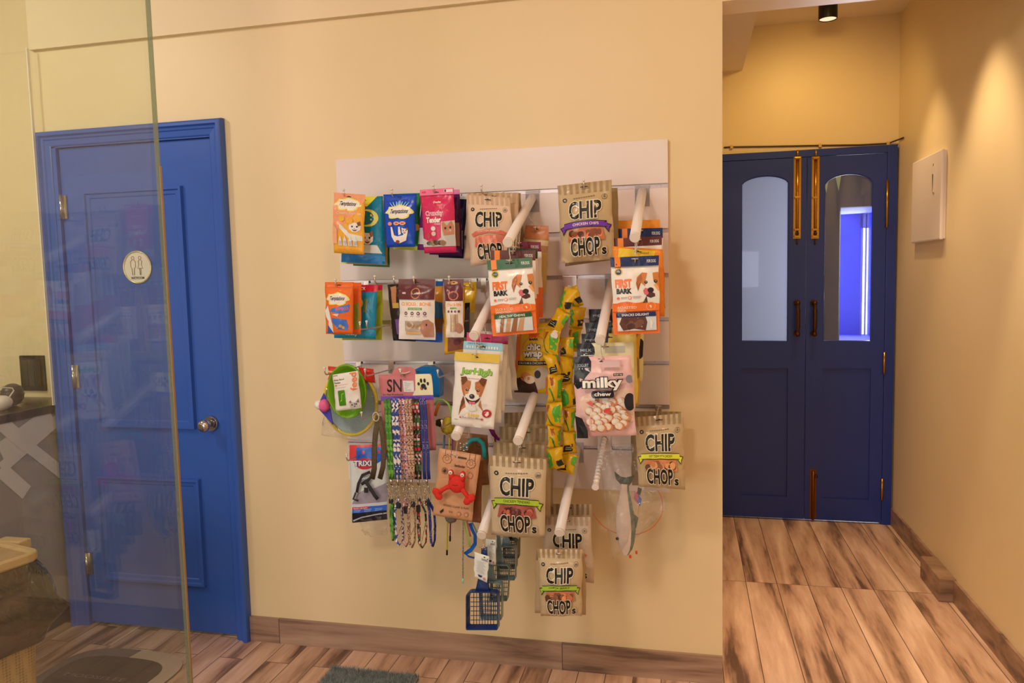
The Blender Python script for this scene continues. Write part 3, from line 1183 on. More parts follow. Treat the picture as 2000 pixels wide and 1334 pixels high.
# liner skirt
M_LINER = clear('black_liner', (.20, .15, .10), 1.5, .22, (.012, .010, .010), .965, 1.5, 16)
mb = MB()
n = 72
rings = []
prof = [(BZ - .030, 1.00), (BZ - .06, 1.10), (BZ - .10, 1.24), (BZ - .145, 1.36), (BZ - .175, 1.40), (BZ - .205, 1.24), (BZ - .24, 1.13), (BZ - .275, 1.03)]
base = rrect(0, 0, bhx, bhy, .05, 17, brot)
for j, (z, s_) in enumerate(prof):
    r = []
    for i, (x, y) in enumerate(base):
        a = math.atan2(y, x)
        amp = (s_ - 1) * .5 + .01
        f = s_ + amp * (noise.noise(Vector((math.cos(a) * 2.6, math.sin(a) * 2.6, j * .5))) * 1.1 + .35 * noise.noise(Vector((math.cos(a) * 8, math.sin(a) * 8, j * .8))))
        r.append((bcx + x * f, bcy + y * f, z + (.025 * noise.noise(Vector((a * 2.4, 3, j * .3))) if j > 2 else 0)))
    rings.append(r)
loft(rings, M_LINER, mb, True, False, False)
mb.build('bin_liner', None, None, 'crumpled black plastic liner hanging out around the beige bin', 'bin liner')

# half-moon mat under the glass
mc0 = atz(92, 1318), atz(352, 1318), atz(230, 1268)
mcx, mcy = (atz(130, 1334).x + atz(352, 1325).x) / 2 + .02, -.52
A = atz(225, 1267)
B = atz(355, 1310)
Cc = atz(95, 1310)
rxm = (B.x - Cc.x) / 2
cxm = (B.x + Cc.x) / 2
cym = A.y - .20


def oval(cx, cy, rx, ry, e=.62, n=48):
    return [(cx + rx * abs(math.cos(t)) ** e * math.copysign(1, math.cos(t)), cy + ry * abs(math.sin(t)) ** e * math.copysign(1, math.sin(t))) for t in [2 * math.pi * i / n for i in range(n)]]


M_MD = noisy('mat_dark', (.055, .045, .045), (.07, .058, .058), 60, .9, .2)
M_MG = noisy('mat_grey', (.125, .105, .115), (.15, .13, .14), 60, .9, .2)
M_MB = noisy('mat_beige', (.46, .36, .31), (.50, .39, .34), 60, .9, .2)
mt = MB()
mt.prism([(x, y, .001) for x, y in oval(cxm, cym, rxm, .20)], (0, 0, .005), M_MG)
# beige crescent on the right half
outer = [(x, y) for x, y in oval(cxm, cym, rxm, .20, .62, 96)]
inner = [(x, y) for x, y in oval(cxm - .01, cym, rxm * .80, .135, .62, 96)]
sel = [i for i in list(range(72, 96)) + list(range(0, 25))]
vs = [(*outer[i], .0066) for i in sel] + [(*inner[i], .0066) for i in sel]
ns = len(sel)
mt.add(vs, [(i, i + 1, ns + i + 1, ns + i) for i in range(ns - 1)], M_MB)
mt.add([(x, y, .0072) for x, y in inner], [tuple(range(len(inner)))], M_MD)
tv, tf = textmesh('MOOSELEE', .01)
mt.add([(cxm - .16 + x * .26, cym - .03 + y * .022, .0078) for x, y in tv], tf, col((120, 108, 108), .8, raw=True))
mt.build('floor_mat', None, (cxm, cym, 0), 'oval dark grey and beige mat on the floor behind the glass', 'mat')

# fluffy rug corner at the bottom edge
r0, r1 = atz(652, 1318), atz(735, 1331)
rg = MB()
M_RUG = noisy('rug_pile', (.16, .20, .215), (.30, .35, .36), 40, .95, .5)
x0, x1, y1 = atz(640, 1322).x, x0 if False else atz(760, 1334).x + .10, atz(660, 1312).y
rg.box((x0, y1 - .55, .0005), (x1, y1, .012), M_RUG)
rug = rg.build('fluffy_rug', None, None, 'fluffy grey-blue rug whose corner shows at the bottom edge', 'rug')
pl = MB()
for i in range(5200):
    x = x0 + random.random() * (x1 - x0)
    y = y1 - random.random() ** 1.5 * .30
    h = .012 + random.random() * .012
    dx, dy = random.uniform(-.012, .012), random.uniform(-.012, .012)
    wv = .0012
    pl.add([(x - wv, y, .010), (x + wv, y, .010), (x + dx, y + dy, .010 + h)], [(0, 1, 2)], M_RUG)
pile = pl.build('pile', rug, kind='stuff')


# ================================================================== THE DISPLAY
PX0, PX1, PZ0, PZ1 = -1.282, -.065, .694, 1.913
board = thing('slatwall_panel', 'white slatted display panel fixed to the yellow wall', 'display panel', ((PX0 + PX1) / 2, 0, PZ0))
mb = MB()
SL = (PZ1 - PZ0) / 8
FR = .022      # front face of the slats stands this far off the wall
mb.box((PX0, -.014, PZ0), (PX1, -.0015, PZ1), M_PANEL)
for i in range(8):
    mb.box((PX0, -FR, PZ0 + i * SL + (.006 if i else 0)), (PX1, -.012, PZ0 + (i + 1) * SL - (.006 if i < 7 else 0)), M_PANEL, .001)
mb.build('slats', board)
mb = MB()
for i in range(1, 8):
    z = PZ0 + i * SL
    mb.box((PX0, -.0145, z - .005), (PX1, -.0135, z + .005), M_GROOVE)
    mb.box((PX0, -FR - .0015, z - .0085), (PX1, -.014, z - .006), M_GROOVE)
mb.build('groove_insert', board, label='metal inserts in the grooves')
GZ = [PZ0 + i * SL for i in range(1, 8)]


def near_groove(z):
    return min(GZ, key=lambda g: abs(g - z))


def peg(px, py, d, label, long_=True, rise=.028):
    T = at(px, py, d)
    zs = T.z - rise
    zg = min([g for g in GZ if g > zs - .004] or [GZ[-1]])
    h = thing('peg_hook', label, 'peg hook', (T.x, -FR, zs), 'wire peg hooks on the white panel')
    mb = MB()
    mb.box((T.x - .011, -FR - .003, min(zs, zg) - .014), (T.x + .011, -FR, zg + .003), M_WIRE, .001)
    mb.box((T.x - .011, -FR - .001, zg + .001), (T.x + .011, -.0146, zg + .0035), M_WIRE)
    mb.build('back_plate', h)
    mb = MB()
    y1 = -d + .012
    mb.tube([(T.x, -FR, zs), (T.x, y1, zs + .004), (T.x, y1 - .006, zs + .007), (T.x, -d, zs + .014), T], .0026, M_WIRE, 8)
    mb.ball(T, .0046, M_WHITE, 8)
    mb.build('prong', h)
    return T


def arm(px, py, label, d=.42, ribbed=False, drop=.172, r=.0155):
    """sloping display arm: bracket, tube, end cap"""
    T = at(px, py, d)
    Bp = Vector((T.x, -FR - .004, T.z + drop))
    nm = 'ribbed_display_arm' if ribbed else 'display_arm'
    a = thing(nm, label, 'display arm', Bp, 'beaded display arms' if ribbed else 'white tube display arms')
    g = near_groove(Bp.z + .02)
    mb = MB()
    mb.box((T.x - .025, -FR - .004, Bp.z - .05), (T.x + .025, -FR, max(g, Bp.z + .02) + .004), M_CLEARPL if not ribbed else M_WIRE, .001)
    mb.build('bracket_plate', a)
    mb = MB()
    if ribbed:
        n = 15
        mb.cyl(Bp, T, .005, M_WIRE)
        for i in range(n):
            mb.ball(Bp.lerp(T, (i + .6) / n), .0108, M_TUBE, 8, (1, .8, 1))
        mb.build('beads', a)
        mb = MB()
        mb.cyl(T, T + (T - Bp).normalized() * .006, .0115, M_TUBE, n=16)
        mb.build('end_cap', a)
    else:
        mb.tube([Bp, T], r, M_TUBE, 22)
        mb.build('tube', a)
        mb = MB()
        dv = (T - Bp).normalized()
        mb.tube([T, T + dv * .004, T + dv * .006], [r + .0006, r + .0006, r - .001], M_WHITE, 22)
        mb.build('end_cap', a)
    return Bp, T


def shook(armpts, d, z1, label, group, dx=0.0, r=.0016):
    """bent wire that hangs from the underside of an arm at depth d and carries a bag at height z1"""
    Bp, T = armpts
    f = (d + Bp.y) / (-T.y + Bp.y) if False else (d - (-Bp.y)) / ((-T.y) - (-Bp.y))
    q = Bp.lerp(T, f)
    z0 = q.z - .015
    x = q.x
    mb = MB()
    zm = (z0 + z1) / 2
    mb.tube([(x, -d, z0 + .012), (x, -d - .002, z0), (x + dx * .5, -d - .004, zm), (x + dx, -d - .002, z1 + .012), (x + dx, -d - .004, z1 - .004), (x + dx, -d - .012, z1 - .008), (x + dx, -d - .020, z1 + .002)], r, M_WIRE, 7)
    mb.tube([(x - .010 + dx, -d - .020, z1 + .002), (x + .010 + dx, -d - .020, z1 + .002)], r * 1.2, M_WIRE, 7)
    return mb.build('wire_hook', None, None, label, 'wire hook', group)


# ------------------------------------------------------------------ print designs
K_T = (182, 146, 108)
K_D = (148, 114, 78)
INK = (34, 26, 22)


def wavy(y0, y1, s0=0, s1=1, n=10, a=.01, ph=0):
    return [(s0 + (s1 - s0) * i / n, y0 + a * math.sin(ph + i * 1.3)) for i in range(n + 1)] + [(s1, y1), (s0, y1)]


def blobs(n, box, cols_, r, seed, asp=.8):
    rnd = random.Random(seed)
    out = []
    for _ in range(n):
        out.append(('e', rnd.uniform(box[0] + r, box[2] - r), rnd.uniform(box[1] + r * asp, box[3] - r * asp), r * rnd.uniform(.7, 1.1), r * asp * rnd.uniform(.7, 1.1), rnd.choice(cols_)))
    return out


def chop(bandc, bandt, meat, pink=False, base=K_T, dark=K_D, show=True):
    it = []
    for i in range(9):
        it.append(('r', i / 9, 0, (i + .5) / 9, .13, dark))
    it.append(('e', .13, .205, .042, .027, INK))
    it.append(('e', .13, .205, .02, .012, (170, 150, 130)))
    it.append(('e', .87, .20, .05, .034, (110, 90, 72)))
    it.append(('e', .87, .20, .042, .028, base))
    it.append(('e', .87, .20, .024, .016, (120, 98, 78)))
    for i in range(9):
        it.append(('r', .3 + i * .045, .192 - .002 * i, .332 + i * .045, .200 - .002 * i, (92, 70, 52)))
    hl = (214, 188, 158)
    it.append(('t', 'CHIP', .19, .225, .83, .475, hl, .08))
    it.append(('t', 'CHIP', .205, .235, .815, .465, INK, .032))
    tx = [('t', 'CHOP', .19, .69, .77, .94, hl, .08), ('t', 'CHOP', .205, .70, .755, .93, INK, .032), ('t', 's', .775, .83, .88, .935, hl, .08), ('t', 's', .785, .84, .87, .93, INK, .035)]
    if pink:
        it += [('p', [(.1, .56), (.2, .52), (.5, .49), (.8, .52), (.9, .56), (.84, .595), (.74, .57), (.5, .545), (.26, .57), (.14, .60)], bandc),
               ('t', bandt, .26, .515, .74, .538, (232, 190, 170), .01, 0, .012)]
    else:
        k = lambda o: [(.10, .515 - o), (.3, .498 - o), (.5, .492 - o), (.7, .498 - o), (.90, .515 - o), (.90, .58 + o), (.7, .565 + o), (.5, .559 + o), (.3, .565 + o), (.10, .58 + o)]
        it += [('p', [(.02, .56), (.12, .535), (.14, .59), (.07, .66), (.06, .61)], INK), ('p', [(.98, .56), (.88, .535), (.86, .59), (.93, .66), (.94, .61)], INK),
               ('p', [(.04, .565), (.12, .545), (.13, .585), (.075, .64), (.07, .60)], bandc), ('p', [(.96, .565), (.88, .545), (.87, .585), (.925, .64), (.93, .60)], bandc),
               ('p', k(.008), INK), ('p', k(0), bandc), ('t', bandt, .27, .515, .75, .548, (40, 40, 20) if bandc[1] > 120 else (225, 200, 220), .012, 0, .006)]
    m = [('p', [(.2, .59), (.5, .572), (.82, .59), (.86, .74), (.15, .74)], meat)]
    r2 = tuple(min(255, int(v * 1.22)) for v in meat)
    r3 = tuple(int(v * .72) for v in meat)
    if pink:
        m += [('p', [(.2 + i * .13, .59), (.26 + i * .13, .585), (.30 + i * .13, .73), (.24 + i * .13, .735)], r2) for i in range(4)]
    else:
        m += blobs(26, (.16, .585, .85, .745), [r2, r3, meat, tuple(int(v * .5) for v in meat)], .06, sum(meat))
    return dict(art=it, window=m + tx)


def doghead(cs, ct, sx, sy, brown=(176, 102, 58), dark=(110, 60, 40)):
    E_ = lambda x, y, a, b, c: ('e', cs + x * sx, ct + y * sy, a * sx, b * sy, c)
    Pg = lambda pts, c: ('p', [(cs + x * sx, ct + y * sy) for x, y in pts], c)
    return E_, Pg, brown, dark


def jackdog(cs, ct, sx, sy):
    """smiling brown and white terrier"""
    E_, Pg, br, dk = doghead(cs, ct, sx, sy)
    wh = (236, 222, 214)
    return [Pg([(-.55, .35), (-.8, .9), (-.95, 1.7), (-.6, 1.75), (.0, 1.25), (.45, 1.2), (.9, 1.35), (.7, .9), (.5, .35)], wh),
            Pg([(-.58, .45), (-.85, 1.0), (-.95, 1.75), (-.7, 1.3), (-.42, 1.1)], br),
            Pg([(-.75, -.85), (-.95, -.75), (-.8, -.15), (-.62, .3), (-.4, .35), (-.15, -.2), (-.18, -.72)], br),
            Pg([(.75, -.85), (.95, -.7), (.8, -.15), (.66, .3), (.44, .3), (.2, -.2), (.2, -.7)], br),
            Pg([(-.95, -.95), (-.55, -1.02), (-.42, -.78), (-.6, -.55), (-.78, -.38)], dk), Pg([(.98, -.9), (.6, -1.02), (.42, -.78), (.58, -.55), (.8, -.38)], dk),
            Pg([(-.12, -.75), (.14, -.75), (.2, -.2), (.5, .15), (.52, .5), (.25, .78), (-.2, .8), (-.5, .5), (-.48, .15), (-.18, -.2)], wh),
            Pg([(-.5, .38), (-.2, .56), (.05, .6), (.3, .56), (.62, .34), (.5, .62), (.28, .8), (-.2, .82), (-.4, .62)], (70, 40, 36)),
            Pg([(-.2, .66), (.28, .66), (.26, .92), (.04, 1.02), (-.16, .94)], (206, 110, 116)),
            Pg([(-.62, .3), (-.8, .75), (-.88, 1.5), (-.72, 1.1), (-.5, .8)], dk), Pg([(-.6, -.1), (-.4, -.3), (-.22, -.1), (-.3, .15), (-.5, .2)], (196, 124, 78)), Pg([(.6, -.1), (.42, -.3), (.28, -.1), (.36, .15), (.54, .2)], (196, 124, 78)),
            Pg([(.5, .9), (.9, 1.35), (.7, .9), (.62, .5)], br), Pg([(-.2, .85), (.3, .85), (.4, 1.25), (.05, 1.35), (-.3, 1.2)], (214, 198, 190)), Pg([(.0, .68), (.08, .68), (.06, .95), (.03, .95)], (176, 84, 92)),
            E_(0.02, .30, .2, .17, (52, 38, 38)), E_(-.02, .25, .07, .05, (130, 112, 110)),
            E_(-.38, -.12, .11, .08, (60, 36, 26)), E_(.44, -.12, .11, .08, (60, 36, 26)), E_(-.36, -.14, .03, .025, (210, 200, 190)), E_(.46, -.14, .03, .025, (210, 200, 190))]


def lickdog(cs, ct, sx, sy):
    """brown and white puppy licking its nose"""
    E_, Pg, br, dk = doghead(cs, ct, sx, sy, (196, 116, 62), (140, 76, 44))
    wh = (236, 226, 220)
    return [Pg([(-.2, .6), (-.45, 1.2), (-.5, 1.5), (1.0, 1.5), (1.0, .1), (.5, .3)], wh), Pg([(-.2, .8), (-.48, 1.3), (-.5, 1.5), (-.1, 1.5)], (92, 62, 48)),
            Pg([(-.9, -.6), (-.5, -.95), (-.1, -.9), (-.28, -.3), (-.3, .1), (-.6, -.2), (-.85, .45), (-1.0, -.1)], br),
            Pg([(-.95, -.2), (-.8, -.45), (-.62, -.2), (-.85, .45)], dk),
            Pg([(.3, -.9), (.75, -.95), (1.0, -.6), (1.0, .5), (.7, .4), (.5, -.05), (.3, -.3)], br),
            Pg([(-.1, -.92), (.3, -.92), (.35, -.3), (.6, .1), (.75, .55), (.5, .85), (.1, .95), (-.25, .8), (-.3, .3), (-.2, -.3)], wh),
            Pg([(-.25, .5), (.0, .42), (.45, .68), (.45, .9), (.1, 1.0), (-.22, .85)], (84, 52, 48)),
            Pg([(-.45, .42), (-.3, .22), (-.02, .3), (-.02, .55), (-.1, .75), (-.35, .72)], (206, 92, 104)),
            Pg([(-.88, -.5), (-.55, -.85), (-.5, -.5), (-.72, -.1), (-.85, .2)], (170, 96, 52)), Pg([(.75, -.9), (1, -.6), (1, -.1), (.85, -.4)], dk), Pg([(.35, .0), (.6, -.05), (.8, .35), (.7, .5)], (222, 146, 92)), Pg([(.1, 1.0), (.6, .85), (.95, 1.0), (.7, 1.5), (.1, 1.5)], (216, 204, 198)),
            E_(.12, .4, .24, .2, (54, 40, 38)), E_(-.22, -.2, .13, .11, (70, 52, 40)), E_(.52, -.25, .14, .12, (70, 52, 40)), E_(-.2, -.22, .04, .03, (190, 190, 190)), E_(.54, -.28, .04, .03, (190, 190, 190))]


def firstbark(hc, l1, l2, bandtxt, treat, outer=(226, 104, 44)):
    W_ = (228, 214, 204)
    it = [('r', 0, .125, 1, .60, W_), ('p', wavy(.585, 1, 0, 1, 10, .012, 1), outer),
          ('p', [(.09, .0), (.21, .0), (.21, .16), (.09, .16)], (240, 118, 44)), ('e', .16, .19, .085, .05, (206, 160, 70)), ('e', .16, .19, .062, .037, hc), ('t', 'FOR', .12, .182, .20, .2, (190, 190, 150), .01),
          ('t', 'FIRST', .08, .285, .43, .40, (238, 104, 44), .06), ('t', 'BARK', .10, .405, .43, .475, (36, 28, 28), .06)]
    it += lickdog(.79, .37, .27, .17)
    it += [('e', .13, .53, .03, .016, (220, 100, 60)), ('r', .19, .515, .33, .522, (150, 130, 120)), ('r', .19, .53, .31, .537, (150, 130, 120)), ('e', .38, .525, .035, .02, (220, 100, 60)), ('e', .38, .525, .024, .014, W_),
           ('r', .44, .51, .62, .517, (150, 130, 120)), ('r', .44, .525, .60, .532, (150, 130, 120)),
           ('p', wavy(.605, .70, .0, 1, 10, .012, 1), outer),
           ('t', l1, .12, .635, .52, .668, (236, 190, 160), .01), ('t', l2, .12, .675, .12 + .044 * len(l2), .705, (236, 190, 160), .01),
           ('e', .82, .645, .1, .055, (238, 150, 100)), ('e', .82, .645, .088, .048, outer), ('e', .81, .65, .03, .02, (240, 190, 160))]
    win = [('r', .10, .77, .93, .955, (200, 190, 186)), ('p', [(.12, .78), (.2, .79), (.16, .94), (.11, .93)], (236, 230, 226))]
    if treat == 'sticks':
        for i in range(4):
            a = .2 + i * .13
            win += [('p', [(a + .06 * (i - 1) * .3 + .05, .775), (a + .12 + .02 * i, .775), (a + .10 - .02 * (2 - i), .955), (a - .02, .955)], [(150, 92, 62), (188, 134, 96)][i % 2])]
    else:
        win += [('p', [(.2, .775), (.7, .77), (.74, .85), (.7, .955), (.45, .93), (.22, .95), (.14, .86)], (96, 58, 48))] + blobs(10, (.22, .78, .7, .94), [(120, 74, 60), (84, 50, 42)], .07, 5, .5)
        win += [('p', [(.80, .80), (.86, .86), (.84, .92), (.88, .94), (.80, .93)], (240, 238, 236))]
    win += [('r', .08, .715, .92, .775, hc), ('t', bandtxt, .2, .73, .78, .762, (226, 220, 210), .02)]
    hd = [('r', 0, 0, 1, .125, hc), ('p', [(.09, .0), (.21, .0), (.21, .125), (.09, .125)], (240, 118, 44)), ('t', 'FOR DOG', .76, .045, .94, .085, (210, 196, 180), .02)]
    return dict(art=it, window=win, header=hd)


def simple_header(hc, tx='FOR DOG', body=(228, 214, 204), edge=(226, 104, 44)):
    return dict(art=[('r', 0, .125, 1, .6, body), ('r', 0, .6, 1, 1, edge)],
                header=[('r', 0, 0, 1, .125, hc), ('r', .09, 0, .21, .125, (240, 118, 44)), ('t', tx, .76, .045, .94, .085, (210, 196, 180), .02)])


def cloud(cs, ct, w_, h, c):
    return [('p', [(cs + w_ * (math.cos(a) + .10 * math.cos(a * 7)), ct + h * (math.sin(a) + .13 * math.sin(a * 6 + 1))) for a in [2 * math.pi * i / 36 for i in range(36)]], c)]


def tempt(cs, ct, w_, h):
    return cloud(cs, ct, w_, h, (222, 200, 92)) + cloud(cs, ct, w_ * .88, h * .82, (240, 224, 214)) + [('t', 'Temptations', cs - w_ * .74, ct - h * .42, cs + w_ * .60, ct + h * .42, (48, 34, 40), .03, .35)]


def catface(cs, ct, sx, sy, base=(230, 222, 216), patch=(150, 84, 56)):
    E_ = lambda x, y, a, b, c: ('e', cs + x * sx, ct + y * sy, a * sx, b * sy, c)
    Pg = lambda pts, c: ('p', [(cs + x * sx, ct + y * sy) for x, y in pts], c)
    return [Pg([(-.8, -.3), (-.75, -1), (-.3, -.7), (.3, -.7), (.75, -1), (.85, -.3), (.8, .4), (.3, .85), (-.3, .85), (-.8, .4)], base),
            Pg([(.3, -.7), (.75, -1), (.85, -.3), (.5, -.1)], patch), E_(-.35, -.05, .13, .16, (50, 40, 40)), E_(.35, -.05, .13, .16, (50, 40, 40)), E_(0, .3, .12, .08, (200, 110, 110)), Pg([(-.4, .4), (0, .5), (.4, .4), (.15, .7), (-.15, .7)], (120, 60, 60))]


GT = 'cat treat pouches at the upper left of the panel'
# ---- row 1, hook 1: orange pouch and those behind it
T1 = peg(671, 371, .28, 'wire peg hook carrying the orange pouch at the panel\'s upper left corner')
green1 = [('p', [(.1, .1), (.9, .1), (.9, .95), (.1, .95)], (40, 120, 70))]
pouch('treat_pouch', 'deep green pouch, last behind the teal pouch at the upper left hook', [(684, 386), (759, 385), (761, 522), (690, 519)], .15, (30, 96, 70), [('r', 0, .93, 1, 1, (36, 110, 80))], .012, GT)
pouch('treat_pouch', 'gold-edged pouch just behind the teal pouch at the upper left hook', [(667, 388), (755, 385), (757, 518), (667, 515)], .18, (206, 160, 70), [('r', 0, .2, .12, 1, (214, 206, 70))], .012, GT)
tealart = [('p', [(.3, 0), (.85, 0), (.6, .15), (.42, .14)], (236, 212, 60)), ('p', [(.0, .8), (1, .88), (1, 1), (0, 1)], (38, 104, 160)), ('e', .62, .32, .26, .13, (226, 206, 92)), ('e', .56, .32, .22, .105, (46, 110, 120)),
           ('e', .5, .3, .08, .06, (60, 40, 36))] + catface(.62, .62, .16, .11) + [('p', [(.5, .72), (.85, .72), (.95, .84), (.5, .84)], (208, 196, 190)), ('p', [(.2, .02), (.32, .02), (.34, .8), (.2, .78)], (30, 128, 110))]
pouch('treat_pouch', 'teal cat treat pouch partly hidden behind the orange one, upper left', [(672, 385), (749, 383), (752, 517), (668, 512)], .21, (24, 112, 138), tealart, .016, GT, rough=.25)
oart = [('p', [(.0, .0), (1, .0), (1, .1), (.7, .35), (.2, .6), (0, .8)], (244, 140, 100))] + tempt(.47, .18, .40, .11)
oart += [('t', 'Creamy Purr-ee', .12, .31, .90, .37, (236, 180, 140), .02, 0, .01), ('p', [(.22, .50), (.34, .55), (.55, .66), (.95, .70), (.95, .78), (.6, .78), (.42, .68), (.22, .58)], (214, 196, 178)), ('p', [(.35, .58), (.5, .62), (.45, .7), (.3, .62)], (232, 224, 214))]
oart += catface(.72, .55, .22, .1, (232, 222, 214), (120, 66, 44)) + [('e', .3, .42, .1, .05, (244, 160, 60)), ('e', .55, .45, .12, .06, (246, 150, 50)), ('p', [(.0, .5), (.14, .6), (.14, .84), (0, .84)], (244, 150, 110))]
for i in range(4):
    oart += [('p', [(.2 + i * .165, .78), (.25 + i * .165, .70), (.30 + i * .165, .78), (.32 + i * .165, .87), (.19 + i * .165, .87)], (206, 196, 196)), ('r', .21 + i * .165, .79, .30 + i * .165, .86, (176, 160, 162))]
oart += [('r', .1, .925, .9, .932, (214, 130, 40))]
pouch('treat_pouch', 'orange cat treat pouch with a script name in a white cloud, top left corner', [(652, 376), (713, 380), (711, 497), (652, 494)], .272, (242, 152, 50), oart, .016, GT, rough=.28)
# hook 2
peg(765, 370, .28, 'wire peg hook carrying the royal blue pouch')
pouch('treat_pouch', 'green and lime pouch hidden behind the royal blue one', [(765, 379), (822, 377), (818, 489), (770, 487)], .2, (34, 116, 52), [('r', 0, .93, 1, 1, (170, 170, 50)), ('e', .9, .6, .1, .06, (210, 140, 50))], .016, GT, rough=.25)
bl = [('p', [(.5 + .02, .12), (.5 - .02, .12), (.3, .3), (.7, .3)], (96, 130, 200))]
for i in range(7):
    a = -.6 + i * .2
    bl.append(('p', [(.5 + a * .5 - .008, .13 + abs(a) * .05), (.5 + a * .5 + .008, .13 + abs(a) * .05), (.5 + a * .3 + .015, .25), (.5 + a * .3 - .015, .25)], (170, 196, 226)))
bl += tempt(.5, .34, .42, .13) + [('e', .2, .56, .07, .035, (224, 130, 90)), ('e', .42, .555, .1, .035, (226, 150, 110)), ('e', .62, .555, .1, .035, (226, 150, 110)), ('e', .42, .555, .05, .015, (190, 80, 50)), ('e', .62, .555, .05, .015, (190, 80, 50)),
       ('p', [(.22, .62), (.27, .62), (.33, .78), (.45, .80), (.62, .78), (.7, .70), (.78, .72), (.72, .88), (.5, .93), (.32, .9), (.24, .8)], (228, 218, 214)),
       ('p', [(.48, .62), (.54, .62), (.56, .76), (.48, .78)], (228, 218, 214)), ('e', .44, .9, .07, .03, (140, 70, 50))] + catface(.68, .70, .12, .065)
pouch('treat_pouch', 'royal blue cat treat pouch with a white cat rolling on its back', [(749, 380), (813, 378), (811, 482), (755, 483)], .272, (32, 66, 160), bl, .02, GT, rough=.24)
# hook 3
peg(846, 362, .30, 'wire peg hook carrying the crimson pouch')
pouch('treat_pouch', 'black-navy pouch with a pale header strip, last behind the crimson one', [(848, 381), (911, 383), (906, 505), (857, 503)], .14, (34, 30, 58), [('r', 0, .0, 1, .05, (206, 196, 196)), ('e', .7, .5, .2, .12, (150, 90, 60)), ('p', [(.5, .6), (.95, .55), (.95, .85), (.6, .85)], (130, 116, 110))], .018, GT, rough=.2)
pouch('treat_pouch', 'dark purple pouch with a pink top edge, second behind the crimson one', [(834, 372), (897, 370), (902, 500), (838, 497)], .19, (74, 30, 76), [('r', 0, 0, 1, .07, (216, 120, 160)), ('p', [(.7, .5), (.96, .5), (.96, .85), (.75, .85)], (150, 100, 80))], .018, GT, rough=.2)
pouch('treat_pouch', 'violet pouch with a white lower corner peeking out left of the crimson one', [(826, 374), (884, 372), (874, 491), (815, 488)], .235, (110, 40, 110), [('p', [(0, .62), (.25, .62), (.3, .9), (0, .9)], (206, 196, 214))], .018, GT, rough=.22)
cr = [('p', [(.36, .17), (.64, .16), (.62, .26), (.5, .31), (.40, .27)], (214, 60, 60)), ('p', [(.38, .18), (.62, .17), (.60, .25), (.5, .295), (.42, .26)], (190, 40, 72)), ('t', 'Goodies', .39, .19, .62, .225, (230, 200, 200), .03, .3),
      ('t', 'Crunchy', .14, .34, .70, .44, (236, 190, 200), .07, 0, .0), ('t', 'Crunchy', .16, .35, .69, .43, (196, 44, 84), .0), ('t', 'Tender', .16, .44, .62, .53, (240, 214, 214), .05),
      ('t', 'treats', .42, .535, .6, .565, (230, 180, 190), .02), ('e', .37, .62, .07, .035, (214, 190, 190)), ('e', .37, .70, .07, .035, (206, 170, 150)), ('e', .2, .73, .06, .04, (176, 70, 70))]
wn_ = [('p', [(.0, .76), (.15, .80), (.4, .84), (.6, .76), (.62, .52), (1, .50), (1, .90), (0, .90)], (186, 170, 158)),
       ('p', [(.62, .54), (.7, .52), (.78, .58), (.92, .50), (.98, .60), (.98, .72), (.66, .74)], (184, 120, 90)), ('e', .74, .62, .03, .02, (70, 50, 30)), ('e', .88, .61, .03, .02, (70, 50, 30)), ('e', .81, .67, .03, .015, (210, 120, 110))]
wn_ += blobs(8, (.1, .79, .9, .89), [(110, 70, 48), (150, 104, 70), (84, 54, 40)], .09, 3, .45)
pouch('treat_pouch', 'crimson cat treat pouch with a clear window and a tabby cat, top row', [(821, 371), (886, 367), (891, 493), (829, 495)], .285, (196, 44, 82), cr, .026, GT, rough=.26, window=wn_,
      header=[('r', 0, 0, 1, .095, (224, 98, 130)), ('r', .06, .03, .18, .06, (190, 60, 90)), ('r', .72, .02, .98, .06, (220, 190, 196)), ('e', .76, .04, .03, .02, (90, 30, 60))])
# hook 4: brown-pink pouches
peg(940, 362, .28, 'wire peg hook carrying the pinkish brown paper pouches')
GC = 'kraft dog treat pouches'
for q, (dx_, dd, lb) in enumerate(((27, .13, 'kraft pouch, last of the pinkish brown stack in the top row'), (16, .18, 'kraft pouch, third of the pinkish brown stack in the top row'))):
    pouch('treat_pouch', lb, [(915 + dx_, 378), (990 + dx_, 377), (997 + dx_, 503), (912 + dx_, 505)], dd, (150 - 10 * q, 116, 78), [('r', i / 9, 0, (i + .5) / 9, .16, (128, 98, 62)) for i in range(9)], .022, GC, rough=.5)
dsg = chop((196, 96, 70), 'CHICKEN BREAST', (196, 104, 80), True, (206, 164, 136), (186, 142, 112))
pouch('treat_pouch', 'kraft pouch right behind the front pinkish brown one in the top row', [(914, 377), (1012, 376), (1016, 508), (908, 508)], .225, (192, 152, 120), [('r', i / 9, 0, (i + .5) / 9, .16, (170, 130, 98)) for i in range(9)], .02, GC, rough=.5)
pouch('treat_pouch', 'pinkish brown dog treat pouch with a red ribbon, front of its stack', [(911, 380), (996, 386), (1008, 510), (919, 520)], .265, (206, 164, 136), dsg['art'], .042, GC, rough=.5, window=dsg['window'], wrinkle=.0028, seal=.2)
# hook 5: big chip pouch with purple ribbon
peg(1140, 352, .30, 'wire peg hook carrying the kraft pouch with the purple ribbon')
pouch('treat_pouch', 'kraft pouch hidden right behind the purple-ribboned one', [(1100, 366), (1207, 367), (1209, 506), (1105, 520)], .22, (150, 116, 80), [], .03, GC, rough=.5)
dsg = chop((106, 50, 140), 'CHICKEN CHIPS', (186, 104, 70))
pouch('treat_pouch', 'kraft dog treat pouch with a purple ribbon, top row right', [(1088, 363), (1195, 351), (1201, 506), (1097, 514)], .285, K_T, dsg['art'], .045, GC, rough=.45, window=dsg['window'], waist=.03, wrinkle=.0035, coat=.3)

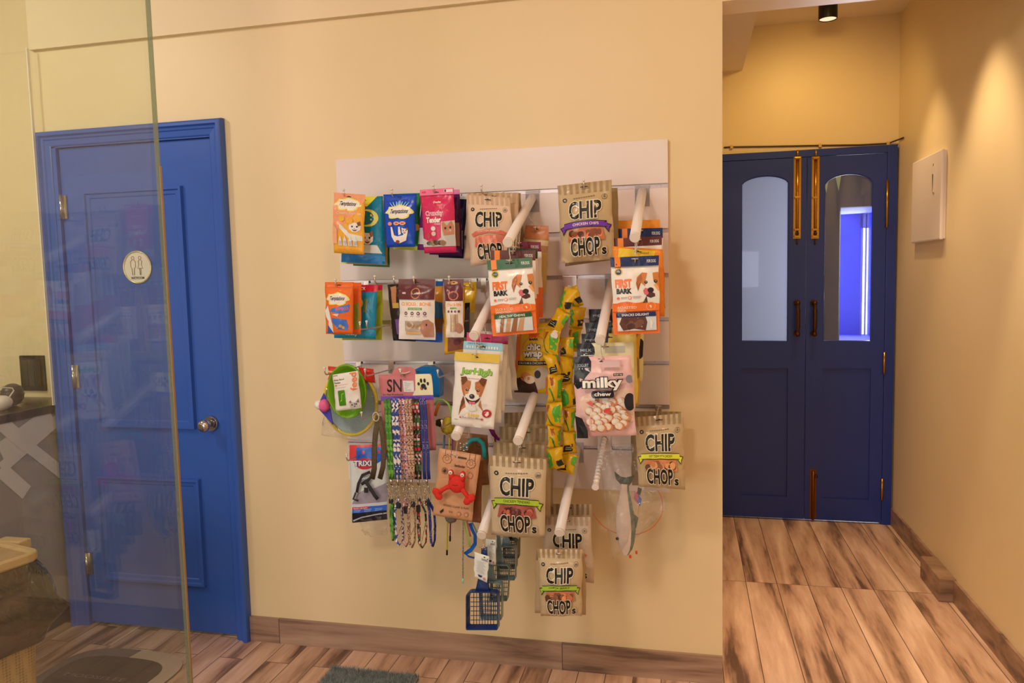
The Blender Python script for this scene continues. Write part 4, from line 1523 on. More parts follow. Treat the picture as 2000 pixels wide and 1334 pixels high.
# ---- arm 1 with the white-and-orange dog chew pouches (left stack)
A1 = arm(992, 473, 'sloping white tube arm over the left stack of dog chew pouches')
GF = 'white and orange dog chew pouches'
pouch('chew_pouch', 'tan and brown pouch hanging last on the left tube arm', [(1026, 440), (1072, 441), (1067, 574), (1022, 562)], .13, (176, 124, 86), [('r', 0, 0, 1, .2, (196, 116, 76)), ('r', 0, .22, 1, .3, (214, 180, 140)), ('t', 'GARDEN', .1, .31, .7, .36, (140, 170, 60), .02), ('e', .3, .7, .3, .2, (90, 50, 36)), ('r', .75, .4, 1, 1, (190, 150, 90))], .03, GF, rough=.3)
pouch('chew_pouch', 'maroon-header chew pouch behind the brown one on the left tube arm', [(975, 470), (1057, 473), (1060, 620), (975, 620)], .22, (226, 104, 44), **{**simple_header((122, 34, 60))}, T=.016, group=GF)
pouch('chew_pouch', 'green-header chew pouch wedged between the brown and maroon ones', [(966, 482), (1050, 487), (1053, 632), (968, 632)], .275, (226, 104, 44), **{**simple_header((40, 66, 40))}, T=.016, group=GF)
pouch('chew_pouch', 'brown-header chew pouch second from the front on the left tube arm', [(958, 489), (1046, 489), (1050, 645), (960, 642)], .325, (226, 104, 44), **{**simple_header((96, 44, 40))}, T=.016, group=GF)
dsg = firstbark((44, 84, 48), 'DUCK & COD', 'SANDWICH', 'HEALTHY CHEWS', 'sticks')
pouch('chew_pouch', 'green-header chew pouch with a licking puppy and brown sticks, front left', [(952, 509), (1040, 503), (1049, 650), (963, 657)], .40, (226, 104, 44), **dsg, T=.02, group=GF, rough=.3, coat=.3, wrinkle=.002, hole=.09)
for q, (dd, px, py, lb) in enumerate(((.405, 997, 510, 'front wire hook under the left tube arm'), (.33, 1003, 492, 'second wire hook under the left tube arm'), (.28, 1008, 484, 'third wire hook under the left tube arm'), (.225, 1015, 476, 'fourth wire hook under the left tube arm'), (.135, 1046, 446, 'rear wire hook under the left tube arm'))):
    shook(A1, dd, at(px, py, dd).z, lb, 'wire hooks under the left tube arm', (at(px, py, dd).x - A1[1].x))
# ---- arm 2 (right stack)
A2 = arm(1240, 463, 'sloping white tube arm over the right stack of dog chew pouches')
pouch('chew_pouch', 'orange-topped chew pouch hanging last on the right tube arm', [(1206, 431), (1289, 429), (1300, 602), (1212, 604)], .16, (214, 84, 40), [('r', 0, 0, 1, .1, (232, 138, 40)), ('p', [(.3, .06), (.55, .02), (.5, .08)], (244, 226, 206)), ('r', .86, .7, .98, .9, (210, 190, 180))], .018, GF, rough=.28)
pouch('chew_pouch', 'navy-header chew pouch behind the brown one on the right tube arm', [(1207, 447), (1294, 445), (1296, 600), (1208, 602)], .22, (226, 104, 44), **{**simple_header((38, 46, 84))}, T=.016, group=GF)
pouch('chew_pouch', 'brown-header chew pouch on the right tube arm, behind the yellow-topped one', [(1198, 466), (1292, 461), (1294, 600), (1200, 605)], .275, (226, 104, 44), **{**simple_header((96, 44, 40))}, T=.016, group=GF)
pouch('chew_pouch', 'orange chew pouch with a yellow top, second from the front on the right arm', [(1197, 481), (1295, 487), (1298, 618), (1199, 620)], .335, (232, 126, 44), [('p', [(.12, .02), (.85, .03), (.8, .17), (.1, .18)], (222, 180, 52)), ('t', 'Beef', .55, .05, .72, .085, (150, 110, 40), .01)], .016, GF, rough=.28)
dsg = firstbark((40, 46, 82), 'ROASTED', 'DUCK', 'SNACKS DELIGHT', 'jerky')
pouch('chew_pouch', 'navy-header chew pouch with a licking puppy and dark jerky, front right', [(1192, 503), (1286, 499), (1290, 650), (1199, 654)], .40, (226, 104, 44), **dsg, T=.02, group=GF, rough=.3, coat=.3, wrinkle=.002, hole=.09)
for q, (dd, px, py, lb) in enumerate(((.405, 1241, 507, 'front wire hook under the right tube arm'), (.34, 1244, 488, 'second wire hook under the right tube arm'), (.28, 1247, 470, 'third wire hook under the right tube arm'), (.225, 1250, 452, 'fourth wire hook under the right tube arm'))):
    shook(A2, dd, at(px, py, dd).z, lb, 'wire hooks under the right tube arm', (at(px, py, dd).x - A2[1].x))

# ---- row 2
peg(655, 547, .28, 'wire peg hook carrying the orange pouches of the second row')
GR2 = 'cat and dog treat pouches of the second row'
pouch('treat_pouch', 'lime-yellow pouch, last in the leftmost stack of the second row', [(668, 557), (748, 556), (746, 664), (668, 664)], .14, (182, 178, 40), [('r', 0, 0, 1, .1, (190, 36, 56))], .016, GR2, rough=.26)
pouch('treat_pouch', 'teal pouch with a red header in the leftmost stack of the second row', [(655, 558), (738, 557), (733, 662), (652, 660)], .18, (38, 128, 156), [('r', 0, 0, 1, .12, (196, 36, 50)), ('t', 'PACK', .5, .03, .72, .09, (230, 200, 200), .02), ('e', .5, .34, .2, .14, (222, 200, 80)), ('e', .48, .34, .16, .11, (60, 60, 70)), ('t', 'kitty', .3, .86, .6, .96, (190, 214, 220), .02), ('r', .72, .25, .8, .5, (110, 120, 70))], .02, GR2, rough=.2, coat=.5)
pouch('treat_pouch', 'orange pouch behind the front orange one in the second row', [(642, 551), (706, 552), (705, 653), (650, 653)], .225, (226, 96, 40), [('p', [(.8, .4), (.95, .4), (.95, .9), (.78, .9)], (130, 140, 50))], .016, GR2, rough=.26)
o2 = [('r', 0, .1, 1, .105, (190, 80, 40))] + tempt(.46, .32, .40, .12) + [('p', [(.3, .5), (.6, .46), (.9, .42), (.88, .56), (.55, .60), (.2, .56)], (66, 110, 176)), ('t', 'SEAFOOD', .42, .47, .86, .53, (226, 90, 50), .03, 0, -.01),
       ('p', [(.0, .55), (.12, .45), (.2, .6), (.28, .8), (.3, .98), (.1, .98), (.15, .75), (.05, .68)], (216, 206, 206)), ('p', [(.28, .68), (.8, .72), (.86, .84), (.82, .92), (.45, .9), (.3, .78)], (66, 104, 176)),
       ('e', .45, .86, .05, .035, (206, 140, 60)), ('e', .58, .84, .06, .03, (206, 140, 60)), ('e', .68, .87, .05, .03, (206, 140, 60)), ('p', [(.3, .62), (.55, .60), (.5, .66)], (230, 190, 170)), ('p', [(.12, .82), (.3, .98), (.08, .98)], (50, 90, 160))]
pouch('treat_pouch', 'orange cat treat pouch with blue splashes, left end of the second row', [(635, 551), (691, 551), (689, 653), (637, 652)], .27, (232, 100, 42), o2, .02, GR2, rough=.24)
peg(732, 540, .30, 'long empty wire peg hook left of the dark pouch in the second row')
peg(769, 541, .22, 'wire peg hook above the dark pouch in the second row')
pouch('treat_pouch', 'black pouch with brown pictures left of the maroon-header one', [(757, 556), (812, 552), (812, 667), (768, 665)], .19, (52, 40, 36), [('p', [(.1, .05), (.3, .03), (.3, .35), (.14, .4)], (180, 110, 70)), ('r', .14, .33, .4, .42, (190, 146, 70)), ('p', [(.2, .62), (.5, .6), (.5, .9), (.22, .88)], (120, 80, 130)), ('r', .1, .92, 1, 1, (40, 36, 40))], .02, GR2, rough=.24)
peg(808, 542, .30, 'wire peg hook carrying the maroon-header pouch')
pouch('treat_pouch', 'gold and blue pouch showing behind the maroon-header one', [(800, 550), (866, 549), (864, 669), (812, 666)], .18, (204, 136, 50), [('r', 0, 0, 1, .08, (40, 80, 150)), ('r', 0, .84, 1, 1, (38, 84, 170)), ('p', [(.6, .3), (1, .35), (1, .6), (.6, .6)], (50, 90, 130)), ('p', [(.6, .6), (1, .6), (1, .84), (.6, .84)], (110, 66, 40))], .022, GR2, rough=.22)
ch = [('r', 0, .335, 1, 1, (226, 200, 188)), ('t', 'CHICKEN BONE', .08, .38, .92, .44, (226, 140, 70), .04), ('r', .28, .47, .68, .51, (110, 140, 70)), ('t', 'ALL NATURAL', .32, .478, .64, .502, (214, 220, 180), .01)]
for x in (.22, .4, .58, .76):
    ch += [('e', x, .565, .045, .03, (110, 60, 66)), ('e', x, .565, .02, .012, (214, 190, 180)), ('r', x - .05, .61, x + .05, .617, (150, 110, 110))]
chw = [('p', [(.2, .69), (.7, .69), (.78, .86), (.2, .86)], (176, 146, 128))] + blobs(9, (.2, .69, .76, .86), [(190, 150, 120), (206, 172, 146), (160, 120, 90)], .08, 9, .5) + [('p', [(.7, .68), (.85, .66), (.97, .72), (.97, .95), (.72, .95), (.62, .84)], (176, 116, 92)), ('e', .8, .75, .02, .02, (60, 30, 30)), ('r', .22, .87, .64, .91, (214, 150, 90))]
chh = [('r', 0, 0, 1, .335, (98, 44, 44)), ('r', 0, .16, 1, .165, (70, 30, 30)), ('e', .5, .235, .13, .09, (196, 120, 80)), ('e', .5, .235, .11, .075, (98, 44, 44)), ('t', 'Goodies', .4, .215, .6, .25, (226, 200, 190), .03, .2), ('r', .12, .215, .22, .245, (200, 170, 160))]
pouch('treat_pouch', 'cream dog treat pouch with a maroon header and bone pieces, second row', [(779, 545), (851, 545), (851, 664), (779, 662)], .285, (226, 200, 188), ch, .026, GR2, window=chw, header=chh, waist=.05, rough=.3, coat=.3, wrinkle=.003)
peg(877, 541, .32, 'wire peg hook carrying the narrow maroon-header pouch')
peg(918, 549, .20, 'wire peg hook carrying the gold pouch')
pouch('treat_pouch', 'gold foil pouch to the right of the narrow pouch in the second row', [(884, 553), (930, 551), (923, 668), (888, 668)], .17, (206, 156, 40), [('p', [(.3, .1), (.95, .15), (.8, .5), (.5, .55)], (226, 178, 60)), ('r', .3, .5, 1, 1, (170, 146, 116))], .02, GR2, rough=.16)
pouch('treat_tube', 'slim dark blister pack between the gold and the narrow pouch', [(903, 592), (918, 591), (917, 658), (902, 660)], .21, (70, 66, 76), [('r', 0, 0, 1, .18, (34, 30, 34)), ('r', .1, .5, .9, .54, (150, 110, 110))], .014, GR2, rough=.2, hole=False)
pouch('treat_pouch', 'gold and brown narrow pouch hanging below and behind the cream narrow one', [(870, 560), (908, 560), (905, 688), (868, 693)], .27, (204, 140, 44), [('p', [(.2, .6), (1, .6), (1, .95), (.2, .96)], (128, 74, 56)), ('e', .7, .83, .2, .05, (110, 50, 56))], .02, GR2, rough=.28)
nw = [('r', 0, .37, 1, 1, (222, 196, 180)), ('t', 'CHICKEN', .1, .41, .9, .46, (226, 140, 70), .04), ('r', .3, .48, .7, .51, (120, 150, 80))] + [('e', x, .55, .06, .022, (110, 60, 66)) for x in (.2, .4, .6, .8)]
pouch('treat_pouch', 'narrow cream pouch with a maroon header and stick treats, second row', [(867, 546), (907, 545), (906, 659), (872, 659)], .305, (222, 196, 180), nw, .022, GR2, waist=.10, rough=.3, coat=.3, wrinkle=.003,
      window=[('p', [(.3, .60), (.75, .60), (.78, .9), (.26, .9)], (186, 146, 116)), ('r', .38, .6, .46, .9, (210, 176, 146)), ('r', .56, .6, .64, .9, (160, 116, 86)), ('e', .78, .84, .2, .09, (176, 116, 92))],
      header=[('r', 0, 0, 1, .37, (98, 42, 46)), ('p', [(.1, .15), (.3, .2), (.25, .3)], (190, 150, 150)), ('e', .5, .28, .28, .08, (196, 110, 80)), ('e', .5, .28, .22, .06, (98, 42, 46)), ('e', .45, .06, .26, .03, (200, 140, 80))])
peg(703, 630, .32, 'long wire peg hook, left of the empty pair below the teal pouch')
peg(716, 628, .32, 'long wire peg hook, right of the empty pair below the teal pouch')

# ---- arm 3: white dog snack pouches
A3 = arm(926, 655, 'sloping white tube arm over the white smiling-dog pouches')
GJ = 'white dog snack pouches'
WJ = (226, 208, 200)
pouch('snack_pouch', 'white pouch, last on the arm behind the smiling-dog pouches', [(936, 646), (997, 650), (1012, 762), (946, 768)], .215, WJ, [('e', .62, .55, .04, .03, (40, 60, 110))], .02, GJ, rough=.4)
pouch('snack_pouch', 'white pouch with a red dot showing right of the smiling-dog pouch', [(918, 650), (990, 656), (1002, 782), (924, 784)], .265, WJ, [('e', .8, .62, .1, .06, (176, 50, 70)), ('p', [(.8, .2), (.95, .2), (.9, .5)], (206, 170, 140))], .02, GJ, rough=.4)
pouch('snack_pouch', 'white snack pouch with a magenta header, third from the front', [(912, 649), (993, 656), (985, 806), (906, 800)], .32, WJ, [('r', 0, 0, 1, .11, (206, 56, 96)), ('r', .6, .02, 1, .11, (160, 40, 76))], .02, GJ, rough=.36)
pouch('snack_pouch', 'white snack pouch with a pale blue header, second from the front', [(906, 666), (982, 671), (978, 826), (900, 820)], .36, WJ, [('r', 0, 0, 1, .10, (140, 176, 190)), ('t', 'JerHigh', .1, .01, .5, .035, (60, 90, 110), .01)] + [('r', .08 + i * .07, .05, .12 + i * .07, .08, (226, 232, 232)) for i in range(12)], .02, GJ, rough=.25)
jh = [('t', 'JerHigh', .14, .20, .86, .315, (60, 96, 40), .06, .1), ('t', 'JerHigh', .15, .205, .85, .305, (140, 176, 66), .03, .1), ('r', .25, .335, .6, .345, (214, 160, 160)), ('t', 'dog snack', .26, .325, .6, .35, (206, 140, 140), .0)]
jh += jackdog(.46, .515, .31, .195)
jh += [('t', 'Liver', .40, .80, .66, .85, (226, 176, 70), .03), ('t', 'Real Chicken Meat', .27, .86, .68, .882, (110, 90, 86), .01), ('r', .22, .875, .75, .882, (190, 160, 156)), ('e', .22, .875, .025, .012, (196, 70, 60)), ('e', .72, .875, .035, .014, (190, 70, 70)),
       ('e', .82, .79, .105, .055, (170, 40, 46)), ('p', [(.77, .77), (.86, .76), (.87, .80), (.83, .83), (.79, .82)], (226, 190, 190)), ('t', '70g', .08, .905, .17, .922, (90, 80, 80), .02), ('r', .7, .66, .82, .667, (190, 180, 176)), ('r', .7, .675, .8, .682, (190, 180, 176))]
pouch('snack_pouch', 'white dog snack pouch with a smiling brown and white terrier, front of stack', [(890, 687), (978, 692), (965, 839), (882, 829)], .40, WJ, jh, .022, GJ, rough=.42, wrinkle=.003, header=[('r', 0, 0, 1, .115, (206, 166, 60))], hole=.03)
for q, (dd, px, py, lb) in enumerate(((.405, 931, 692, 'front wire hook under the smiling-dog pouches\' arm'), (.35, 940, 676, 'second wire hook under the smiling-dog pouches\' arm'), (.285, 950, 662, 'third wire hook under the smiling-dog pouches\' arm'))):
    shook(A3, dd, at(px, py, dd).z, lb, 'wire hooks under the arm of the smiling-dog pouches', (at(px, py, dd).x - A3[1].x))
# yellow chew wrap pouch
cw = [('p', [(0, .15), (.12, .12), (.14, .5), (.0, .8)], (222, 110, 50)), ('e', .5, .38, .34, .22, (206, 130, 50)), ('e', .5, .38, .31, .2, (214, 164, 36)), ('t', 'FIRST', .33, .14, .62, .2, (226, 90, 50), .08), ('t', 'BARK', .35, .205, .6, .235, (40, 30, 30), .06),
      ('t', 'chic', .28, .27, .66, .38, (40, 30, 24), .12), ('t', 'chic', .29, .275, .65, .375, (236, 228, 214), .04), ('t', 'wrap', .2, .39, .72, .51, (40, 30, 24), .12), ('t', 'wrap', .21, .395, .71, .50, (236, 228, 214), .04),
      ('r', .08, .53, .96, .59, (36, 30, 30)), ('t', 'CALCIUM & CHICKEN WRAP', .11, .542, .93, .575, (214, 196, 160), .01),
      ('p', [(0, .8), (.3, .74), (.55, .8), (.6, 1), (0, 1)], (60, 36, 28)), ('e', .3, .76, .14, .07, (206, 120, 70)), ('e', .4, .8, .14, .06, (230, 190, 160)), ('p', [(.5, .66), (.7, .6), (.9, .66), (.86, .9), (.6, .95), (.52, .8)], (190, 160, 140)), ('e', .6, .72, .08, .06, (60, 50, 50)), ('p', [(.8, .75), (1, .8), (1, 1), (.8, 1)], (206, 110, 50))]
peg(1046, 632, .14, 'wire peg hook hidden behind the yellow pouch under the front left chew pouch')
pouch('treat_pouch', 'yellow dog treat pouch with two dogs, left of the sachet strips', [(1010, 634), (1084, 630), (1082, 769), (1005, 766)], .155, (214, 164, 36), cw, .03, 'dog treat pouches in the middle of the panel', rough=.3, coat=.3)

# ---- arm 4: milky chew stack
A4 = arm(1172, 663, 'sloping white tube arm over the pink and black pouches')
GM = 'pink and cow-spotted chew pouches'
for (q, d_, c, e_, lb) in (([(1151, 604), (1258, 602), (1255, 745), (1155, 745)], .15, (232, 206, 150), (40, 32, 34), 'cow-spotted cream pouch, last on the pink pouches\' arm'),
                           ([(1143, 630), (1250, 628), (1247, 792), (1147, 790)], .205, (214, 150, 50), (170, 120, 60), 'yellow-sided pouch with a black corner, fourth from the front'),
                           ([(1135, 652), (1243, 650), (1246, 788), (1138, 790)], .26, (222, 186, 96), (226, 190, 110), 'gold-sided pouch with a black corner, third from the front')):
    pouch('chew_pouch', lb, q, d_, c, [('p', [(0, 0), (.5, 0), (.48, .16), (.35, .22), (0, .24)], (34, 30, 36)), ('t', 'yogurt', .06, .07, .3, .11, (150, 146, 150), .01), ('e', .85, .12, .12, .09, e_), ('e', .93, .55, .1, .14, e_)], .018, GM, rough=.25)
pouch('chew_pouch', 'cream pouch with a rounded black corner right behind the pink one', [(1127, 671), (1237, 668), (1241, 800), (1131, 806)], .325, (232, 212, 160), [('p', [(0, 0), (.26, 0), (.31, .06), (.32, .15), (.26, .22), (0, .24)], (36, 32, 38)), ('t', 'MILK', .06, .08, .26, .12, (170, 166, 170), .01), ('r', .5, .05, .85, .15, (186, 172, 150)), ('r', .06, .17, .3, .18, (190, 186, 190))], .018, GM, rough=.25)
mk = [('p', [(0, 0), (.27, 0), (.31, .06), (.3, .18), (.2, .26), (.12, .38), (.05, .4), (0, .34)], (36, 32, 38)), ('t', 'YOGURT', .06, .09, .26, .13, (170, 166, 170), .01)]
mk += [('e', .1 + .05 * i, .15, .008, .006, (220, 216, 216)) for i in range(4)]
mkw = [('p', [(.1, .5), (.3, .44), (.9, .4), (1, .55), (.98, .8), (.85, .9), (.3, .94), (.2, .82), (.08, .6)], (226, 178, 156))]
rnd = random.Random(4)
for i in range(34):
    x, y = .22 + .64 * ((i * .618) % 1) + rnd.uniform(-.035, .035), .52 + .38 * i / 34 + rnd.uniform(-.02, .02)
    if y < .6 and (x < .3 or x > .8):
        continue
    mkw += [('e', x, y, .082, .054, (150, 84, 60)), ('e', x + .01, y, .078, .05, (196, 120, 84)), ('e', x - .014, y - .008, .064, .044, (226, 186, 156)), ('e', x - .022, y - .014, .04, .026, (242, 218, 198))]
mkw += [('p', [(.2, .55), (.3, .53), (.34, .6), (.3, .6)], (206, 90, 80)), ('p', [(.5, .64), (.62, .62), (.6, .7), (.5, .68)], (206, 70, 60)), ('r', .24, .72, .27, .9, (232, 160, 150)), ('p', [(.56, .54), (.6, .62), (.54, .62)], (240, 240, 244)),
        ('e', .96, .28, .06, .05, (120, 110, 120)), ('e', .94, .56, .09, .11, (36, 32, 38)), ('p', [(0, .72), (.12, .75), (.2, .9), (.2, 1), (0, 1)], (30, 26, 30)),
        ('t', 'milky', .15, .235, .86, .42, (34, 28, 32), .10), ('p', rrect(.5, .455, .19, .045, .04), (34, 28, 32)), ('t', 'milky', .17, .245, .84, .41, (240, 228, 224), .035), ('t', 'chew', .36, .425, .64, .475, (240, 228, 224), .03),
        ('r', .7, .205, .86, .235, (34, 28, 32)), ('t', 'dual tip', .71, .21, .85, .23, (230, 220, 220), .02)]
pouch('chew_pouch', 'pink pouch with black spots and round milky chews in a window, front', [(1119, 697), (1232, 694), (1243, 850), (1128, 853)], .40, (232, 168, 160), mk, .026, GM, rough=.24, coat=.4, window=mkw, header=[('r', .5, .05, .82, .13, (206, 160, 158))], hole=.03, wrinkle=.0025)
for q, (dd, px, py, lb) in enumerate(((.405, 1176, 701, 'front wire hook under the pink pouches\' arm'), (.33, 1180, 676, 'second wire hook under the pink pouches\' arm'))):
    shook(A4, dd, at(px, py, dd).z, lb, 'wire hooks under the arm of the pink pouches', (at(px, py, dd).x - A4[1].x))

# ------------------------------------------------------------------ third row: feeder set, leashes, toys
peg(634, 719, .30, 'wire peg hook carrying the feeding card at the left edge of the third row')
peg(713, 722, .26, 'wire peg hook in front of the red card, third row')
peg(782, 722, .33, 'wire peg hook carrying the leash card')
peg(855, 724, .30, 'empty wire peg hook right of the leash card')
peg(706, 806, .34, 'wire peg hook carrying the olive leash')
peg(677, 888, .30, 'wire peg hook carrying the harness card')
peg(863, 862 - 40, .30, 'wire peg hook in front of the yellow plush toy')


def pv(c, d):
    """centre point and the size of one photo pixel at depth d"""
    return at(c[0], c[1], d), (at(c[0] + 1, c[1], d) - at(c[0], c[1], d)).length


# woven disc with a yellow rim
c, s = pv((685, 786), .16)
dm = thing('lick_mat', 'round pale blue woven disc with a yellow rim behind the feeding card', 'lick mat', c)
M_WOV = weave('woven_blue', (.42, .58, .62), (.18, .36, .44), 260)
mb = MB()
mb.add([c + Vector((math.cos(a) * 50 * s, -.002 + .001 * math.sin(a * 5), math.sin(a) * 58 * s)) for a in [i * math.pi / 24 for i in range(48)]], [tuple(range(48))], M_WOV)
mb.build('woven_face', dm)
mb = MB()
mb.tube([c + Vector((math.cos(a) * 51 * s, -.004, math.sin(a) * 59 * s)) for a in [i * math.pi / 24 for i in range(49)]], .0065, col((214, 176, 60), .4), 8, False)
mb.build('rim', dm)
# lime bowl
c, s = pv((679, 764), .245)
bw = MB()
M_LIME = col((112, 150, 30), .35)
prof = [(1.0, 0), (1.06, -.004), (1.05, -.010), (.98, -.009), (.86, .012), (.6, .024), (.01, .026)]
vs, fs = [], []
for r, y in prof:
    vs += [c + Vector((math.cos(a) * r * 36 * s, y, math.sin(a) * r * 47 * s)) for a in [i * math.pi / 20 for i in range(40)]]
for j in range(len(prof) - 1):
    fs += [(j * 40 + i, j * 40 + (i + 1) % 40, (j + 1) * 40 + (i + 1) % 40, (j + 1) * 40 + i) for i in range(40)]
bw.add(vs, fs, M_LIME, True)
bw.build('feeder_bowl', None, None, 'lime green feeder bowl behind the white feeding card', 'bowl')
# red cards and feeding card
pouch('product_card', 'red card behind the white feeding card, left part', [(641, 715), (692, 720), (693, 746), (642, 744)], .19, (206, 50, 40), [('r', 0, .3, 1, .42, (224, 150, 110))], .002, 'red cards of the third row', hole=False, cat='product card')
pouch('product_card', 'red card right of the white feeding card', [(700, 717), (730, 721), (733, 748), (704, 744)], .17, (206, 50, 40), [('t', 'N', .15, .45, .4, .85, (226, 120, 100), .02)], .002, 'red cards of the third row', hole=False, cat='product card')
fa = [('t', 'feed', .60, .02, .95, .55, (226, 116, 60), .05)]
fcart = [('r', .03, .03, .2, .05, (120, 90, 90)), ('t', 'Kitty Bowl', .05, .14, .45, .19, (60, 50, 50), .02), ('t', 'Feeder', .05, .215, .3, .26, (60, 50, 50), .02), ('e', .1, .31, .045, .03, (226, 120, 70)), ('r', .16, .30, .6, .308, (226, 140, 100)),
         ('r', .06, .375, .5, .382, (150, 140, 140)), ('p', rrect(.30, .66, .14, .21, .03), (72, 124, 20)), ('p', [(.22, .74), (.28, .70), (.3, .55), (.4, .53), (.4, .55), (.32, .57), (.3, .73), (.22, .76)], (150, 190, 60))]
fcart += [('p', [(.55, .80), (.62, .74), (.7, .82), (.8, .82), (.93, .72), (1, .85), (.95, .98), (.75, 1), (.6, .97)], (190, 170, 160)), ('p', [(.56, .80), (.62, .76), (.66, .84)], (110, 84, 80)), ('p', [(.85, .82), (.93, .74), (.95, .84)], (110, 84, 80)),
          ('e', .67, .88, .03, .02, (40, 50, 70)), ('e', .84, .87, .03, .02, (40, 50, 70)), ('e', .76, .93, .03, .015, (90, 60, 60)), ('p', [(.76, .84), (.8, .84), (.79, .9), (.77, .9)], (110, 90, 84))]
sh, o = pouch('feeding_card', 'white feeding card with orange lettering and a cat, left of the third row', [(650, 732), (699, 724), (706, 797), (657, 803)], .285, (222, 204, 200), fcart, .008, None, cat='product card', hole=False, seal=0)
mb = MB()
mb.keepn = True
v0, f0 = textmesh('feed', .015)
q = []
for x, y in v0:      # vertical lettering reading upwards
    q.append(sh.P(.94 - y * .26, .50 - x * .48, .0035))
mb.add(q, f0, col((226, 116, 60), .5), True)
mb.build('feed_lettering', o, label='orange vertical lettering')
# bagged ball toy
c, s = pv((633, 792), .235)
by = thing('ball_toy', 'pink and white ball toy with a purple fin in a clear bag, leftmost of all', 'toy', c)
mb = MB()
mb.ball(c, 11 * s, col((214, 90, 130), .6), 12, lump=.1)
mb.build('ball', by)
mb = MB()
mb.ball(c + Vector((-9 * s, -.004, 1 * s)), 8 * s, col((222, 206, 222), .6), 12, lump=.2)
mb.build('fluff', by)
mb = MB()
mb.prism([at(619, 795, .225), at(632, 768, .225), at(645, 800, .225), at(650, 830, .225)], (0, .004, 0), col((74, 62, 150), .5))
mb.build('fin', by)
sh = Sheet([(640, 738), (735, 742), (742, 868), (628, 850)], .166, T=.044, wrinkle=.006, seed=40, n=14, m=16)
mb = MB()
sh.body(mb, M_FILM)
mb.build('plastic_bag', dm, sh.c, 'clear crinkled bag around the disc')

# olive leash hanging in front of the harness card
lo = thing('leash', 'olive double leash strap hanging from a white ring left of the leash card', 'leash', at(738, 815, .33))
M_OL = noisy('olive_webbing', (.075, .055, .028), (.12, .092, .05), 200, .7, .4)
for pts, r in (([(739, 812), (733, 850), (731, 880), (731, 915), (727, 935)], 6.0), ([(741, 814), (747, 850), (750, 885), (748, 912), (742, 935)], 5.6)):
    mb = MB()
    s = .0016
    mb.tube([at(x, y, .325 - .03 * (i == 4)) for i, (x, y) in enumerate(pts)], [r * s] * 5, M_OL, 8, flat=(0, 1, 0))
    mb.build('strap', lo)
mb = MB()
rc, s = pv((734, 814), .34)
mb.tube([rc + Vector((math.cos(a) * 6 * s, 0, math.sin(a) * 8 * s)) for a in [i * math.pi / 10 for i in range(21)]], .0012, M_WHITE, 6, False)
mb.build('ring', lo)

# harness card
ha = [('r', 0, 0, 1, .2, (206, 60, 56)), ('p', [(.18, .03), (1, .03), (1, .17), (.75, .24), (.18, .22)], (44, 84, 170)), ('e', .42, .24, .26, .075, (190, 50, 50)), ('t', 'TRIXIE', .10, .195, .72, .275, (34, 50, 110), .12), ('t', 'TRIXIE', .11, .20, .71, .27, (230, 222, 230), .04),
      ('p', [(.02, .76), (.2, .62), (.4, .58), (.7, .56), (1, .5), (1, .76)], (150, 132, 140)), ('r', .03, .76, 1, .80, (196, 186, 200)), ('r', .03, .80, 1, .875, (46, 92, 180)), ('r', .03, .80, .5, .83, (190, 44, 60)),
      ('t', 'Geschirr mit Leine', .06, .805, .46, .825, (220, 200, 210), .01), ('r', .03, .875, 1, 1, (30, 26, 34)), ('p', [(.05, .965), (.3, .93), (.7, .91), (1, .905), (1, .92), (.7, .925), (.3, .945), (.06, .985)], (170, 166, 172))]
for i in range(3):
    ha += [('r', .08 + i * .3, .835, .28 + i * .3, .842, (150, 176, 214)), ('r', .08 + i * .3, .855, .26 + i * .3, .862, (150, 176, 214))]
sh, hc = pouch('harness_card', 'lilac card with a red and blue head holding a dark harness, lower left', [(683, 869), (757, 868), (757, 1014), (687, 1021)], .20, (206, 196, 214), ha, .010, None, cat='product card', hole=False, seal=0, rough=.22, coat=.5)
mb = MB()
M_HS = col((52, 46, 48), .6)
M_HG = col((170, 166, 172), .5)
hp = lambda x, y: at(x, y, .222)
mb.tube([hp(697, 962), (hp(700, 945)), hp(708, 928), hp(722, 922), hp(726, 930), hp(716, 940), hp(706, 946)], .0055, M_HS, 8, flat=(0, 1, 0))
mb.tube([hp(712, 938), hp(722, 952), hp(732, 968), hp(738, 975)], .007, M_HS, 8, flat=(0, 1, 0))
mb.tube([hp(699, 950), hp(704, 936), hp(722, 932)], .0035, M_HG, 8, flat=(0, 1, 0))
mb.tube([hp(695, 962), hp(690, 975), hp(700, 978)], .004, M_HS, 8, flat=(0, 1, 0))
mb.box(hp(712, 952), hp(719, 962) + Vector((0, -.006, 0)), M_BLACK, .001)
mb.build('harness', hc)
sh = Sheet([(690, 990), (757, 985), (756, 1045), (712, 1046)], .19, T=.02, wrinkle=.012, seed=41)
mb = MB()
sh.body(mb, M_FILM)
mb.build('plastic_bag', hc, sh.c, 'clear crinkled bag end below the card')

# blue toy behind the leash card
c, s = pv((834, 748), .16)
mb = MB()
mb.prism([at(806, 775, .16), at(806, 735, .16), at(810, 722, .16), at(822, 716, .16), at(840, 716, .16), at(852, 724, .16), at(858, 735, .16), at(858, 776, .16)], (0, .05, 0), col((30, 110, 170), .3))
mb.build('blue_dish', None, None, 'blue rounded plastic dish behind the leash card', 'dish')

